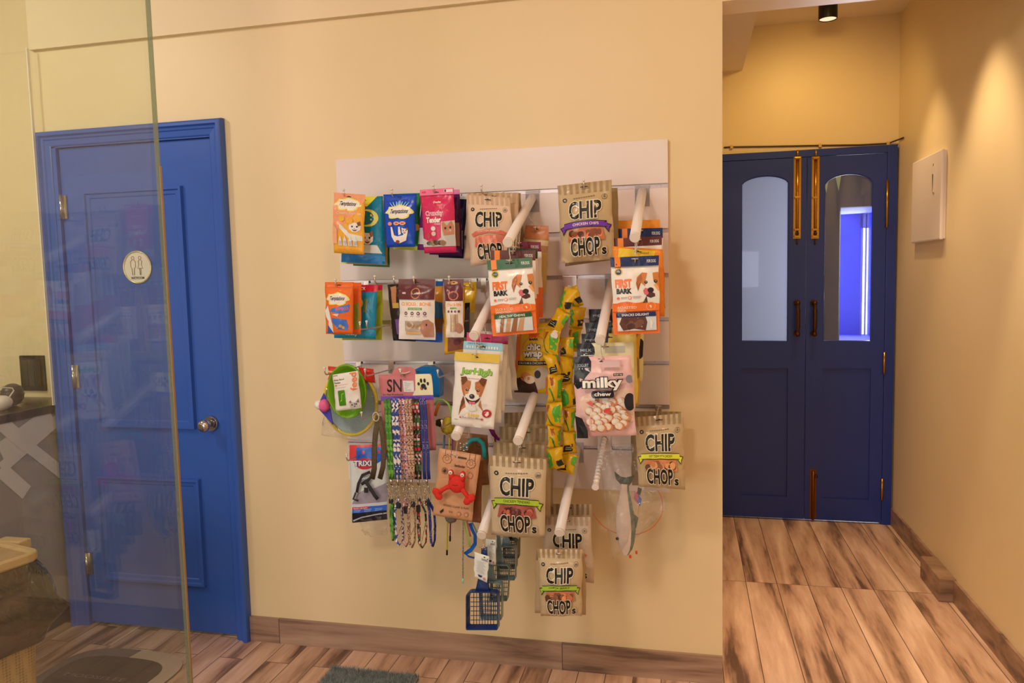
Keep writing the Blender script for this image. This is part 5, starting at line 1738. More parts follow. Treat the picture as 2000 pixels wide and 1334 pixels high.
# leash display card
DR = (188, 104, 104)
sa = [('t', 'SN', .14, .06, .42, .225, (46, 28, 36), .015, .2), ('t', 'Sri Pet Products', .05, .243, .44, .268, (70, 40, 46), .005), ('r', .0, .275, 1, .335, (110, 70, 160)), ('t', 'Premium Quality Pets', .26, .285, .78, .32, (70, 40, 110), .01),
      ('p', [(.62, .27), (.68, .20), (.70, .0), (.97, .0), (1, .03), (1, .275), (.62, .275)], (232, 212, 160)), ('p', [(.46, .08), (.66, .085), (.655, .23), (.46, .225)], (216, 196, 190))]
for i in range(6):
    sa.append(('r', .48, .10 + i * .02, .48 + .15 * ((i * 7) % 4 + 2) / 6, .106 + i * .02, (150, 150, 150)))
for x, y, rx, ry in ((.80, .085, .022, .028), (.865, .085, .022, .028), (.75, .125, .022, .022), (.92, .125, .02, .022), (.835, .155, .045, .03), (.80, .185, .025, .02), (.87, .185, .025, .02)):
    sa.append(('e', x, y, rx, ry, (34, 26, 26)))
sa.append(('e', .795, .185, .018, .014, (206, 70, 50)))
sh, card = pouch('leash_card', 'dusty red display card with a cream corner and paw print holding leashes', [(739, 732), (843, 730), (853, 879), (752, 884)], .295, DR, sa, .001, None, cat='display card', hole=False, seal=0, wrinkle=.0008)
mb = MB()
mb.prism([at(764, 733, .2955), at(769, 722, .2955), (at(779, 716.5, .2955)), at(803, 717, .2955), at(811, 723, .2955), at(813, 733, .2955)], (0, .0012, 0), col(DR))
mb.build('hanger_tab', card)
mb = MB()
mb.tube([at(779, 720, .297), at(783, 729, .299), at(792, 729, .299), at(801, 726, .297)], .0022, M_WHITE, 7)
mb.build('hanger_slot', card)


def webbing(name, base, cols_, scale, dots=False):
    m, nt, b = newmat(name)
    N, L = nt.nodes.new, nt.links.new
    tc = N('ShaderNodeTexCoord')
    v = N('ShaderNodeTexVoronoi')
    v.inputs['Scale'].default_value = scale
    r = N('ShaderNodeValToRGB')
    r.color_ramp.interpolation = 'CONSTANT'
    L(tc.outputs['Object'], v.inputs['Vector'])
    if dots:
        v.inputs['Randomness'].default_value = .35
        L(v.outputs['Distance'], r.inputs[0])
        r.color_ramp.elements[0].color = (*lin(cols_[0]), 1)
        r.color_ramp.elements[1].position = .22
        r.color_ramp.elements[1].color = (*lin(base), 1)
    else:
        s = N('ShaderNodeSeparateColor')
        L(v.outputs['Color'], s.inputs[0])
        L(s.outputs[0], r.inputs[0])
        al = [base] + list(cols_)
        r.color_ramp.elements[0].color = (*lin(al[0]), 1)
        r.color_ramp.elements[1].position = 1 / len(al)
        r.color_ramp.elements[1].color = (*lin(al[1]), 1)
        for i in range(2, len(al)):
            e = r.color_ramp.elements.new(i / len(al))
            e.color = (*lin(al[i]), 1)
    L(r.outputs[0], b.inputs['Base Color'])
    b.inputs['Roughness'].default_value = .6
    return m


LE = [('green camouflage leash, first from the left on the red card', webbing('green_camo', (70, 150, 50), [(120, 190, 80), (60, 120, 44), (90, 166, 66)], 90), (752, 759), (762, 767), (764, 771, 1056)),
      ('white leash with blue camouflage patches on the red card', webbing('blue_camo', (236, 230, 236), [(40, 80, 170), (236, 230, 236), (30, 60, 130)], 130), (767, 774), (774, 781), (772, 788, 1066)),
      ('white leash with small red and blue flecks on the red card', webbing('confetti', (240, 216, 216), [(226, 110, 120), (240, 216, 216), (60, 70, 150), (240, 216, 216), (230, 150, 150)], 260), (780, 787), (788, 795), (786, 800, 1068)),
      ('beige leash with a fine brown pattern on the red card', webbing('beige_pattern', (206, 180, 160), [(120, 80, 60), (214, 190, 170), (160, 110, 90)], 300), (794, 801), (801, 807), (798, 811, 1070)),
      ('red, green and black camouflage leash on the red card', webbing('red_camo', (200, 50, 56), [(40, 40, 36), (70, 110, 60), (232, 214, 210), (36, 30, 32)], 130), (808, 815), (814, 821), (817, 833, 1071)),
      ('navy leash with white dots, rightmost on the red card', webbing('navy_dots', (32, 46, 130), [(226, 222, 236)], 210, True), (822, 829), (830, 838), (840, 850, 1068))]
for li, (lb, m, (xa, xb), (ya, yb_), (la, lb_, lbot)) in enumerate(LE):
    D0 = .312 + .018 * (li % 2)
    t = thing('leash', lb, 'leash', at((xa + xb) / 2, 780, D0), 'patterned leashes on the red card')
    for x0_, x1_ in ((xa, ya), (xb, yb_)):
        mb = MB()
        pts = []
        for j in range(9):
            f = j / 8
            pts.append(at(x0_ + (x1_ - x0_) * f + .8 * math.sin(j * 1.7 + li), 779 + (936 - 779) * f, D0 + .006 * math.sin(f * 3.1 + li) + .001 * (x0_ > xa)))
        mb.tube(pts, .0061, m, 8, flat=(0, 1, 0))
        mb.build('strap', t)
    mb = MB()
    xm = (ya + yb_) / 2
    for yy in (800, 870):
        pass
    c, s = pv((xm, 942), D0)
    mb.cyl(c + Vector((0, -.002, 6 * s)), c + Vector((0, -.002, -4 * s)), .0042, M_CHROME)
    mb.tube([c + Vector((0, -.003, -4 * s)), c + Vector((4 * s, -.003, -8 * s)), c + Vector((5 * s, -.003, -20 * s)), c + Vector((0, -.003, -27 * s)), c + Vector((-5 * s, -.003, -20 * s)), c + Vector((-3 * s, -.003, -10 * s))], .0016, M_CHROME, 7)
    c2 = c + Vector((2 * s, -.004, -28 * s))
    mb.tube([c2 + Vector((math.cos(a) * 5 * s, .001, math.sin(a) * 6 * s)) for a in [i * math.pi / 8 for i in range(17)]], .0011, M_CHROME, 6, False)
    mb.build('snap_hook', t)
    mb = MB()
    xs0 = xm
    lp = [at(xs0, 974, D0), at(la - 1, 1000, D0 - .006), at(la, 1030, D0 - .008), at(la + 2, lbot - 10, D0 - .004), at((la + lb_) / 2, lbot, D0), at(lb_ - 1, lbot - 12, D0 + .004), at(lb_, 1028, D0 + .006), at(lb_ - 2, 1000, D0 + .004), at(xs0 + 2, 976, D0)]
    mb.tube(lp, .0046, m, 8, flat=(0, 1, 0))
    mb.build('collar_loop', t)
    mb = MB()
    w1 = random.Random(li * 5 + 2)
    la2, lb2, bt2 = la + w1.uniform(-3, 1), lb_ + w1.uniform(-3, 2), lbot - w1.uniform(6, 26)
    lp = [at(xs0 + 2, 972, D0 + .004), at(la2, 995, D0 + .010), at(la2 + 2, 1022, D0 + .014), at((la2 + lb2) / 2 - 2, bt2, D0 + .016), at(lb2, 1024, D0 + .012), at(lb2 - 1, 996, D0 + .008), at(xs0 + 3, 974, D0 + .004)]
    mb.tube(lp, .0042, m, 8, flat=(.5, 1, .2))
    mb.build('collar_loop', t)
    mb = MB()
    for q in range(4):
        cx_, cy_ = xm + w1.uniform(-7, 7), 948 + q * 10 + w1.uniform(-4, 4)
        c3 = at(cx_, cy_, D0 + .012)
        mb.tube([c3 + Vector((math.cos(a) * .0065, .002 * math.sin(a * 2), math.sin(a) * .009)) for a in [i * math.pi / 7 for i in range(15)]], .0012, M_CHROME, 6, False)
    mb.build('metal_rings', t)
    mb = MB()
    yb0 = 974 + (li * 7) % 16
    mb.box(at(xs0 - 4 + (li * 5) % 4, yb0, D0 + .006), at(xs0 + 3 + (li * 5) % 4, yb0 + 10 + (li * 3) % 7, D0 + .013), M_BLACK, .0015)
    mb.build('buckle', t)

# yellow plush toy, teaser wands, ribbons
c, s = pv((874, 832), .19)
ty = thing('plush_toy', 'fuzzy yellow plush toy with a brown face between the leash card and the dog pouch', 'toy', c)
mb = MB()
mb.ball(c, 16 * s, noisy('yellow_plush', (.55, .46, .03), (.72, .60, .06), 90, .95, 1, dist=.006), 12, (.8, .7, 1), lump=.25)
mb.build('body', ty)
mb = MB()
mb.ball(c + Vector((-13 * s, -.006, 6 * s)), 9 * s, col((60, 40, 26), .8), 12, (1, .6, .8), lump=.4)
mb.build('face', ty)
mb = MB()
mb.tube([at(848, 790, .2), at(855, 781, .2), at(866, 781, .2), at(876, 789, .2), at(881, 803, .2), at(883, 822, .2)], .0035, col((150, 190, 80), .4), 8)
mb.tube([at(850, 812, .2), at(853, 800, .2), at(857, 789, .2)], .006, col((206, 110, 40), .6), 8)
mb.build('cord', ty)


def wand(lb, x0, y0, x1, y1, c_, tip, d=.18, r=.0026, tl=9):
    t = thing('teaser_wand', lb, 'teaser wand', at(x0, y0, d), 'teaser wands behind the crab card')
    mb = MB()
    mb.tube([at(x0, y0, d), at((x0 + x1) / 2, (y0 + y1) / 2, d), at(x1, y1, d)], r, c_ if not isinstance(c_, tuple) else col(c_, .35), 8)
    mb.build('stick', t)
    mb = MB()
    mb.tube([at(x1, y1 - tl, d), at(x1, y1 + 1, d)], r * 1.35, col(tip, .4), 8)
    mb.build('tip', t)


wand('yellow teaser wand with a black tip below the crab card', 878, 850, 873, 1083, (214, 190, 30), (30, 28, 28))
wand('purple teaser wand with a black tip below the crab card', 884, 850, 879, 1056, (130, 40, 130), (30, 28, 28), .17)
wand('pale blue teaser wand left of the brown backing card', 868, 850, 861, 1000, (110, 140, 170), (90, 110, 140), .16, .004)
wand('thin silver speckled teaser wand with a mint tip, longest of all', 905, 880, 904, 1138, noisy('speckled_silver', (.12, .12, .14), (.75, .72, .75), 260, .3, .1), (150, 200, 180), .2, .0026, 9)
c, s = pv((881, 1012), .185)
mb = MB()
mb.ball(c, 11 * s, noisy('grey_fluff', (.16, .14, .14), (.26, .23, .23), 120, .95, 1), 12, (1, .8, .85), lump=.2)
mb.build('pompom', None, None, 'grey fluffy pompom showing under the crab card', 'pompom')
for lb, pts, c_, r in (('wide blue ribbon curling under the crab card', [(918, 1022), (922, 1034), (928, 1046), (928, 1062), (920, 1074), (908, 1082), (916, 1087), (928, 1090)], (30, 90, 170), .008),
                       ('lime ribbon hanging under the crab card', [(907, 1018), (910, 1034), (915, 1050), (918, 1068)], (180, 214, 80), .004),
                       ('pink ribbon hanging under the crab card', [(912, 1018), (915, 1030), (919, 1048)], (226, 90, 120), .004),
                       ('grey-green ribbon hanging under the crab card', [(922, 1020), (929, 1034), (935, 1050)], (120, 140, 136), .004)):
    mb = MB()
    mb.tube([at(x, y, .19) for x, y in pts], r, col(c_, .35), 8, flat=(.35, 1, .25))
    mb.build('toy_ribbon', None, None, lb, 'ribbon', 'ribbons under the crab card')
# purple toy by the dog pouch
mb = MB()
mb.tube([at(958, 834, .16), at(964, 848, .16), at(972, 857, .16), at(984, 860, .16)], [.010, .008, .006, .004], col((130, 30, 110), .3), 8)
mb.tube([at(966, 852, .16), at(968, 866, .16), at(966, 884, .16)], .003, col((150, 40, 60), .3), 8)
mb.build('purple_toy', None, None, 'purple hooked toy beside the lower edge of the smiling-dog pouch', 'toy')

# ---- arm 5: crab toy card
A5 = arm(891, 851, 'sloping white tube arm over the red crab toy')
KR = (196, 134, 96)
ka = [('p', [(.1, .0), (.9, .0), (.9, .02), (.1, .02)], (170, 110, 76)), ('r', .36, .145, .6, .155, (90, 56, 40)), ('e', .22, .2, .07, .05, (110, 70, 48)), ('e', .22, .2, .06, .042, KR), ('e', .78, .2, .07, .05, (110, 70, 48)), ('e', .78, .2, .06, .042, KR)]
back = pouch('toy_card', 'brown card with a teal ring toy behind the crab card', [(884, 842), (953, 850), (955, 947), (888, 950)], .24, (150, 96, 62), [('e', .75, .18, .09, .07, (96, 60, 40)), ('e', .75, .18, .075, .058, (150, 96, 62))], .004, 'brown toy cards', cat='toy card', seal=0, hole=False)
mb = MB()
mb.tube([at(908, 880, .27), at(912, 868, .27), at(922, 859, .27), at(934, 858, .27), at(943, 866, .27), at(946, 880, .27), at(946, 896, .27)], .0078, col((50, 150, 150), .4), 10)
mb.build('ring_toy', None, None, 'teal curved ring toy in front of the rear brown card', 'toy')
sh, o = pouch('toy_card', 'dark fold of the crab card, behind the crab toy', [(868, 880), (943, 893), (940, 1022), (880, 1012)], .335, (128, 72, 42), [], .006, 'brown toy cards', cat='toy card', seal=0, hole=False)
ka = []
for cx_, cy_ in ((.22, .14), (.80, .15)):
    ka += [('r', cx_ - .06, 0, cx_ - .05, .1, (80, 50, 36)), ('r', cx_ + .07, 0, cx_ + .08, .1, (80, 50, 36)), ('p', [(cx_ + .11 * math.cos(a) * (1 + .1 * math.cos(a * 8)), cy_ + .065 * math.sin(a) * (1 + .1 * math.cos(a * 8))) for a in [i * math.pi / 20 for i in range(40)]], (80, 50, 36)),
           ('p', [(cx_ + .1 * math.cos(a) * (1 + .1 * math.cos(a * 8)), cy_ + .058 * math.sin(a) * (1 + .1 * math.cos(a * 8))) for a in [i * math.pi / 20 for i in range(40)]], KR), ('e', cx_, cy_ - .01, .05, .03, (90, 58, 40)), ('e', cx_, cy_ - .01, .042, .024, KR)]
ka += [('r', .47, .07, .68, .095, (60, 34, 26)), ('t', 'barkbutler', .42, .185, .68, .225, (50, 34, 28), .02), ('e', .19, .31, .075, .05, (150, 98, 68)), ('p', [(.15, .32), (.2, .28), (.24, .31), (.2, .34)], (60, 44, 36)), ('e', .82, .32, .06, .045, (140, 92, 64)), ('e', .82, .32, .052, .038, KR),
       ('t', 'WHERE CLAW IS FUN', .24, .80, .88, .83, (90, 60, 44), .005), ('p', [(.17, .92), (.26, .87), (.27, .91), (.2, .95)], (40, 34, 30)), ('t', '99', .4, .89, .5, .92, (120, 80, 58), .01), ('e', .66, .915, .05, .033, (140, 92, 64)), ('e', .66, .915, .04, .026, KR), ('e', .85, .91, .05, .033, (140, 92, 64)), ('e', .85, .91, .04, .026, KR)]
sh, o = pouch('toy_card', 'folded brown card with black print carrying the red crab', [(858, 875), (940, 889), (921, 1018), (846, 1006)], .375, KR, ka, .006, 'brown toy cards', cat='toy card', seal=0, hole=False)
c, s = pv((892, 945), .405)
M_RED = noisy('red_felt', (.62, .022, .018), (.74, .035, .025), 160, .85, .5)
cr_ = thing('crab_toy', 'red felt crab toy with white eyes on the brown card', 'toy', c)
mb = MB()
mb.ball(c, 16.5 * s, M_RED, 14, (1, .62, 1.05), lump=.05)
for q, r in (((881, 931), 6), ((904, 934), 6)):
    mb.tube([at(q[0] + (1 if q[0] < 892 else -1) * 2, q[1] + 6, .405), at(q[0], q[1] - 8, .41)], [r * s, r * .85 * s], M_RED, 10)
    mb.ball(at(q[0], q[1] - 9, .41), r * .85 * s, M_RED, 10)
mb.build('crab_body', cr_)
for sgn, path, claw in ((-1, [(880, 950), (872, 952), (864, 957), (858, 962)], [(852, 961), (856, 968)]), (1, [(902, 955), (908, 962), (912, 968), (915, 973)], [(913, 978), (920, 973)])):
    mb = MB()
    mb.tube([at(x, y, .41) for x, y in path], [5 * s, 4.4 * s, 4.2 * s, 5 * s], M_RED, 10)
    mb.build('crab_arm', cr_)
    mb = MB()
    for x, y in claw:
        mb.ball(at(x, y, .412), 7.2 * s, M_RED, 12, (1, .6, 1.25), Matrix.Rotation(sgn * .7, 3, 'Y'), lump=.1)
    mb.build('claw', cr_)
for x, y in ((881, 922), (904, 927)):
    mb = MB()
    e0 = at(x, y, .41)
    mb.ball(e0 + Vector((0, -4.2 * s, 0)), 4.0 * s, M_WHITE, 10, (1, .4, 1))
    mb.ball(e0 + Vector((.2 * s, -5.6 * s, 0)), 1.2 * s, M_BLACK, 8, (1, .4, 1))
    mb.build('eye', cr_)
mb = MB()
mb.tube([c + Vector((-5 * s, -10.2 * s, 1 * s)), c + Vector((0, -10.4 * s, -1.0 * s)), c + Vector((5 * s, -10.2 * s, 1 * s))], .0006, M_BLACK, 6)
mb.build('smile', cr_)
mb = MB()
for i in range(9):
    mb.ball(at(900 + (i % 3) * 6, 866 + (i // 3) * 6 + (i % 2) * 2, .36 + .006 * (i % 2)), .0052, M_CHROME, 8)
mb.build('bell_cluster', None, None, 'cluster of small silver bells above the crab card', 'bells')
shook(A5, .40, at(892, 884, .38).z, 'wire hook carrying the red crab card', None, (at(893, 880, .39).x - A5[1].x))
shook(A5, .26, at(916, 852, .25).z, 'wire hook carrying the rear brown toy card', None, (at(918, 852, .25).x - A5[1].x))

# ---- arm 6: chicken tenders pouches
A6 = arm(1012, 860, 'sloping white tube arm over the kraft pouches in the bottom centre', drop=.145)
st = [('r', i / 9, 0, (i + .5) / 9, .16, (134, 104, 74)) for i in range(9)]
for (q, d_, lb) in (([(986, 806), (1080, 803), (1078, 950), (988, 950)], .14, 'kraft pouch, last of the stack behind the lime-ribbon pouch'),
                    ([(975, 833), (1083, 838), (1080, 990), (978, 985)], .22, 'kraft pouch, third of the stack behind the lime-ribbon pouch'),
                    ([(964, 863), (1076, 870), (1075, 1012), (968, 1004)], .30, 'kraft pouch right behind the lime-ribbon pouch')):
    pouch('treat_pouch', lb, q, d_, (164, 130, 94), st, .026, GC, rough=.5)
dsg = chop((166, 178, 54), 'CHICKEN TENDERS', (160, 78, 66), base=(190, 156, 122))
pouch('treat_pouch', 'kraft dog treat pouch with a lime ribbon and dark red strips, bottom centre', [(956, 889), (1067, 897), (1064, 1050), (960, 1044)], .40, (190, 156, 122), dsg['art'], .042, GC, rough=.45, window=dsg['window'], coat=.25, wrinkle=.0035, sag=.015)
for dd, px, py, lb in ((.405, 1010, 900, 'front wire hook under the bottom centre arm'), (.31, 1017, 872, 'second wire hook under the bottom centre arm'), (.23, 1026, 842, 'third wire hook under the bottom centre arm')):
    shook(A6, dd, at(px, py, dd).z, lb, 'wire hooks under the bottom centre arm', (at(px, py, dd).x - A6[1].x))

# ---- arm 7: litter scoops
A7 = arm(941, 1044, 'sloping white tube arm over the litter scoops')


def scoop(lb, quad, d, c_, hx, hy, nx=9, ny=7, grp='litter scoops'):
    TL, TR, BR, BL = [at(p[0], p[1], d) for p in quad]
    m = col(c_, .3, coat=.2)
    P = lambda u, v: TL.lerp(TR, u).lerp(BL.lerp(BR, u), v)
    t = thing('litter_scoop', lb, 'litter scoop', at(hx, hy, d), grp)
    w_ = (TR - TL).length
    mb = MB()
    out = []
    r = .16
    for (cu, cv, a0) in ((r, r * .8, 180), (1 - r, r * .8, 270), (1 - r * .3, 1 - r * .25, 0), (r * .3, 1 - r * .25, 90)):
        rr_ = r if cv < .5 else r * .3
        for k in range(5):
            a = math.radians(a0 + 90 * k / 4)
            out.append(P(cu + rr_ * math.cos(a), cv + rr_ * .8 * math.sin(a)))
    ctr = P(.5, .5)
    inn = [ctr + (p - ctr) * .86 for p in out]
    n = len(out)
    y = Vector((0, -.026, 0))
    mid = Vector((0, -.002, 0))
    vs = out + [p + y for p in out] + [ctr + (p - ctr) * .95 + y for p in out] + inn
    fs = []
    for i in range(n):
        j = (i + 1) % n
        fs += [(i, j, n + j, n + i), (n + i, n + j, 2 * n + j, 2 * n + i), (2 * n + i, 2 * n + j, 3 * n + j, 3 * n + i), (i, j, 3 * n + j, 3 * n + i)]
    mb.add(vs, fs, m, False)
    mb.build('rim', t)
    mb = MB()
    br = .0011
    for i in range(1, nx):
        u = .1 + .8 * i / nx
        mb.tube([P(u, .1) + mid, P(u, .93) + mid], br, m, 4)
    for j in range(1, ny):
        v = .1 + .83 * j / ny
        mb.tube([P(.09, v) + mid * 1.5, P(.91, v) + mid * 1.5], br * 1.1, m, 4)
    mb.build('grate', t)
    mb = MB()
    top = P(.5, 0)
    hp_ = at(hx, hy, d)
    mb.tube([P(.5, .03) + Vector((0, -.012, 0)), top + Vector((0, -.012, .012)), top.lerp(hp_, .35) + Vector((0, -.01, 0)), top.lerp(hp_, .8), hp_], [w_ * .24, w_ * .20, w_ * .14, w_ * .10, w_ * .09], m, 10, flat=(0, 1, 0))
    mb.build('handle', t)
    return t


TEAL_ = (98, 104, 98)
scoop('dark grey litter scoop, last of the row', [(985, 1036), (1017, 1036), (1016, 1086), (986, 1086)], .17, (54, 54, 52), 996, 1000)
scoop('dark litter scoop second from the back of the row', [(976, 1050), (1013, 1050), (1011, 1106), (977, 1106)], .22, (66, 68, 64), 990, 1008)
scoop('blue-grey litter scoop, fourth from the front', [(972, 1062), (1010, 1062), (1009, 1128), (974, 1128)], .26, (112, 122, 124), 985, 1012)
scoop('olive-grey litter scoop, third from the front', [(962, 1098), (998, 1098), (994, 1168), (960, 1168)], .31, TEAL_, 972, 1040)
scoop('grey-green litter scoop, second from the front', [(938, 1130), (984, 1133), (983, 1205), (942, 1203)], .355, (110, 122, 120), 958, 1070)
scoop('navy litter scoop with square holes, lowest and frontmost', [(914, 1150), (977, 1150), (976, 1224), (914, 1224)], .40, (38, 50, 92), 946, 1068)
tg = [('r', .62, .06, .74, .10, (50, 46, 60)), ('r', .86, .1, .93, .13, (60, 56, 66))] + [('r', .5 + i * .045, .14, .52 + i * .045, .22, (110, 104, 120)) for i in range(10)]
for i in range(13):
    tg.append(('r', .16 + .04 * ((i * 5) % 3), .28 + i * .035, .84 - .06 * ((i * 7) % 4), .288 + i * .035, (150, 146, 164)))
tg += [('p', [(.3, .80), (.62, .80), (.6, .87), (.36, .88)], (40, 50, 90)), ('e', .8, .88, .11, .05, (190, 110, 120))]
for (q, d_, lb) in (([(968, 1044), (984, 1044), (984, 1070), (968, 1070)], .27, 'small white tag on a scoop at the back of the row'),
                    ([(948, 1052), (969, 1054), (968, 1104), (950, 1101)], .37, 'white tag of the second scoop, right of the front tag'),
                    ([(927, 1078), (956, 1087), (951, 1138), (926, 1126)], .43, 'white tag tilted on the navy scoop')):
    pouch('price_tag', lb, q, d_, (214, 206, 222), tg, .0015, 'tags on the litter scoops', cat='tag', hole=False, seal=0, wrinkle=.0008)
shook(A7, .40, at(945, 1066, .40).z, 'wire hook carrying the navy litter scoop', None, (at(945, 1066, .40).x - A7[1].x))

# ---- arm 8: bottom kraft pouches
A8 = arm(1093, 1039, 'sloping white tube arm over the lowest kraft pouches')
pouch('treat_pouch', 'striped kraft pouch, last of the lowest stack', [(1066, 984), (1156, 985), (1154, 1110), (1070, 1110)], .19, (176, 142, 110), st, .024, GC, rough=.5)
dsg = chop((196, 96, 70), 'CHICKEN BREAST', (196, 110, 84), True, (190, 156, 132), (172, 136, 112))
pouch('treat_pouch', 'pinkish kraft pouch with thin lettering, middle of the lowest stack', [(1062, 1009), (1153, 1010), (1161, 1139), (1062, 1126)], .27, (190, 156, 132), dsg['art'], .022, GC, rough=.5, window=dsg['window'])
pouch('treat_pouch', 'kraft pouch just behind the frontmost of the lowest stack', [(1048, 1074), (1143, 1075), (1145, 1201), (1044, 1197)], .375, (170, 134, 98), st, .016, GC, rough=.5)
dsg = chop((156, 176, 52), 'DUCK JERKY', (184, 110, 76), base=(186, 150, 114))
pouch('treat_pouch', 'kraft dog treat pouch with a lime ribbon and chunks, lowest of all', [(1049, 1072), (1138, 1073), (1137, 1203), (1056, 1203)], .41, (186, 150, 114), dsg['art'], .044, GC, rough=.42, window=dsg['window'], coat=.3, wrinkle=.0035)
for dd, px, py, lb in ((.415, 1094, 1078, 'front wire hook under the lowest arm'), (.28, 1107, 1014, 'second wire hook under the lowest arm')):
    shook(A8, dd, at(px, py, dd).z, lb, 'wire hooks under the lowest arm', (at(px, py, dd).x - A8[1].x))

# ---- right: kraft pouch with yellow ribbon
peg(1279, 815, .325, 'wire peg hook carrying the kraft pouch at the right edge', rise=.02)
pouch('treat_pouch', 'kraft pouch hidden behind the yellow-ribboned one at the right edge', [(1232, 803), (1330, 804), (1330, 948), (1234, 948)], .12, (140, 108, 72), st, .03, GC, rough=.5)
dsg = chop((214, 206, 60), 'SOFT CHEWS WITH CHICKEN', (206, 124, 80), base=(180, 144, 106))
pouch('treat_pouch', 'kraft dog treat pouch with a yellow ribbon at the panel\'s right edge', [(1240, 815), (1335, 807), (1338, 956), (1247, 950)], .305, (180, 144, 106), dsg['art'], .046, GC, rough=.45, window=dsg['window'], coat=.3, wrinkle=.0035)

# ---- beaded arms, sachet strips, bagged fish
A9 = arm(1083, 654, 'beaded white arm carrying the yellow sachet strips', .36, True, .145, .0155)
A10 = arm(1163, 950, 'beaded white arm beside the bagged fish toy', .30, True, .10, .0155)
YEL = (200, 144, 24)


def strip(lb, path, d, wpx, seed, tw=.6):
    rnd = random.Random(seed)
    t = thing('sachet_strip', lb, 'sachet strip', at(path[0][0], path[0][1], d), 'yellow sachet strips')
    path = [(x + (rnd.uniform(-4, 4) if 0 < k < len(path) - 1 else 0), y + rnd.uniform(-4, 4)) for k, (x, y) in enumerate(path)]
    for i in range(len(path) - 1):
        (xa, ya), (xb, yb_) = path[i], path[i + 1]
        dx, dy = xb - xa, yb_ - ya
        L_ = math.hypot(dx, dy)
        nx_, ny_ = dy / L_, -dx / L_
        wv = wpx * (.82 + .34 * rnd.random())
        off = rnd.uniform(.008, .022) * rnd.choice((-1, 1))
        w0, w1 = wv * .5, wv * .5 * rnd.uniform(.8, 1.1)
        q = [(xa - nx_ * w0, ya - ny_ * w0), (xa + nx_ * w0, ya + ny_ * w0), (xb + nx_ * w1, yb_ + ny_ * w1), (xb - nx_ * w1, yb_ - ny_ * w1)]
        sh = Sheet(q, [d - off, d + off, d + off * .6, d - off * .6], T=.026, wrinkle=.005, n=8, m=8, seal=.07, seed=seed * 10 + i, waist=.12)
        mb = MB()
        mb.keepn = True
        sh.body(mb, col(YEL, .24, coat=.5))
        j = rnd.randrange(3)
        if j == 0:
            a = [('p', [(.0, .25), (.3, .15), (.48, .4), (.42, .8), (.2, .92), (.0, .85)], (70, 140, 40)), ('p', [(.7, .62), (1, .55), (1, .85), (.72, .9)], (40, 36, 30))]
        elif j == 1:
            a = [('p', [(.05, .6), (.6, .5), (.62, .86), (.05, .92)], (38, 34, 30)), ('r', .14, .66, .52, .685, (190, 180, 140)), ('r', .14, .75, .5, .775, (190, 180, 140)), ('p', [(.8, .1), (1, .12), (1, .6), (.86, .5)], (84, 150, 50))]
        else:
            a = [('p', [(.55, .2), (.9, .1), (.98, .5), (.9, .85), (.6, .8)], (76, 146, 46)), ('p', [(.1, .1), (.3, .08), (.28, .35), (.12, .4)], (150, 70, 36)), ('p', [(.02, .5), (.1, .48), (.5, .95), (.42, .98)], (60, 110, 40))]
        sh.art(mb, a, .26, 1, .4)
        mb.build('sachet', t)
    return t


strip('yellow sachet strip hanging behind the beaded arm, rightmost', [(1117, 562), (1130, 600), (1124, 640), (1119, 690)], .20, 26, 3)
strip('yellow sachet strip on the right, reaching down to the lower kraft pouches', [(1107, 655), (1104, 700), (1108, 748), (1110, 795), (1112, 842), (1112, 885), (1104, 926)], .30, 30, 2)
strip('yellow sachet strip on the left, looped over the beaded arm', [(1116, 566), (1099, 606), (1082, 645), (1074, 690), (1083, 735), (1086, 783), (1084, 830), (1086, 875), (1088, 914)], .345, 29, 1)

c, s = pv((1222, 1010), .24)
fs_ = thing('fish_toy', 'hanging fish toy with a pale belly and grey-green back, tail up', 'toy', c)
M_FB = noisy('fish_belly', (.62, .50, .44), (.74, .61, .55), 30, .5, .1)
M_FG = noisy('fish_back', (.10, .15, .14), (.24, .30, .28), 60, .45, .1)
mb = MB()
R_ = [(945, 1221, 7), (960, 1220, 9), (985, 1220, 15), (1010, 1221, 19), (1035, 1222, 19.5), (1058, 1223, 16), (1072, 1223, 12), (1084, 1222, 5)]
n = 20
vs, fa, fb = [], [], []
for y, x, r in R_:
    p = at(x, y, .24)
    vs += [p + Vector((math.cos(2 * math.pi * k / n) * r * s, math.sin(2 * math.pi * k / n) * r * s * .5, 0)) for k in range(n)]
for j in range(len(R_) - 1):
    for k in range(n):
        f = (j * n + k, j * n + (k + 1) % n, (j + 1) * n + (k + 1) % n, (j + 1) * n + k)
        (fb if (k in (18, 19, 0, 1, 2, 3) or (k == 17)) else fa).append(f)
k0 = len(vs)
mb.add(vs, fa, M_FB, True)
mb.add(vs, fb, M_FG, True)
mb.add([vs[-n + k] for k in range(n)], [tuple(range(n))], M_FB)
mb.build('fish_body', fs_)
mb = MB()
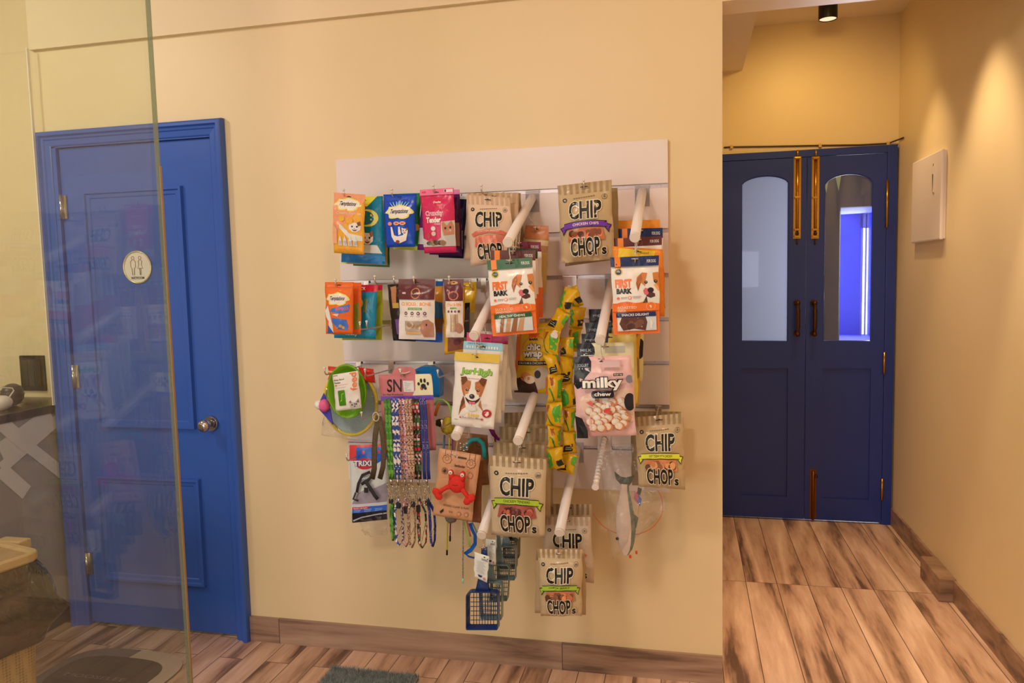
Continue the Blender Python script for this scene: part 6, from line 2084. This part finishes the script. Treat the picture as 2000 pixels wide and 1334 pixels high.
mb.prism([at(1214, 948, .24), at(1203, 936, .24), at(1200, 922, .24), at(1212, 932, .24), at(1222, 934, .24), at(1238, 930, .24), at(1234, 942, .24), at(1228, 950, .24)], (0, .008, 0), col((70, 66, 54), .6))
mb.build('tail_fin', fs_)
mb = MB()
mb.prism([at(1239, 1005, .24), at(1247, 1012, .24), at(1243, 1030, .24), at(1240, 1035, .24)], (0, .004, 0), col((90, 92, 80), .6))
mb.build('dorsal_fin', fs_)
mb = MB()
mb.ball(at(1206, 1050, .24) + Vector((0, -.010, 0)), .0052, M_BLACK, 10)
mb.build('eye', fs_)
sh = Sheet([(1166, 868), (1240, 866), (1308, 990), (1196, 1092)], .235, T=.07, wrinkle=.016, seed=44, n=20, m=22)
mb = MB()
sh.body(mb, M_FILM)
mb.build('plastic_bag', fs_, sh.c, 'large clear crinkled bag around the fish')
c, s = pv((1224, 985), .2)
mb = MB()
mb.tube([c + Vector((math.cos(a) * 70 * s, 0, math.sin(a) * 62 * s)) for a in [math.radians(200 + i * 10) for i in range(20)]], .0013, col((206, 90, 60), .4), 6)
mb.build('wire_loop', None, None, 'thin reddish wire loop inside the clear fish bag', 'wire loop')
ft = thing('feather_lure', 'small pink and blue feather lure beside the fish toy', 'toy', at(1248, 965, .2))
for q, c_ in (([(1238, 958), (1248, 966), (1246, 985), (1238, 975)], (206, 90, 130)), ([(1246, 966), (1253, 975), (1250, 990), (1245, 980)], (40, 90, 170)), ([(1246, 952), (1254, 955), (1250, 968), (1244, 964)], (40, 34, 50))):
    mb = MB()
    mb.prism([at(x, y, .2) for x, y in q], (0, .003, 0), col(c_, .6))
    mb.build('feather', ft)
mb = MB()
mb.tube([at(1248, 985, .2), at(1246, 1005, .2)], .0008, col((206, 90, 80)), 6)
mb.build('string', ft)
for i, (x, y) in enumerate(((1243, 1079), (1231, 1087))):
    mb = MB()
    p = at(x, y, .235)
    mb.ball(p, .0055, col((206, 60, 46), .5), 10, (.8, .6, 1.2))
    mb.build('red_bead', None, None, ('upper' if i == 0 else 'lower') + ' of the two red beads below the fish toy', 'bead', 'red beads below the fish toy')
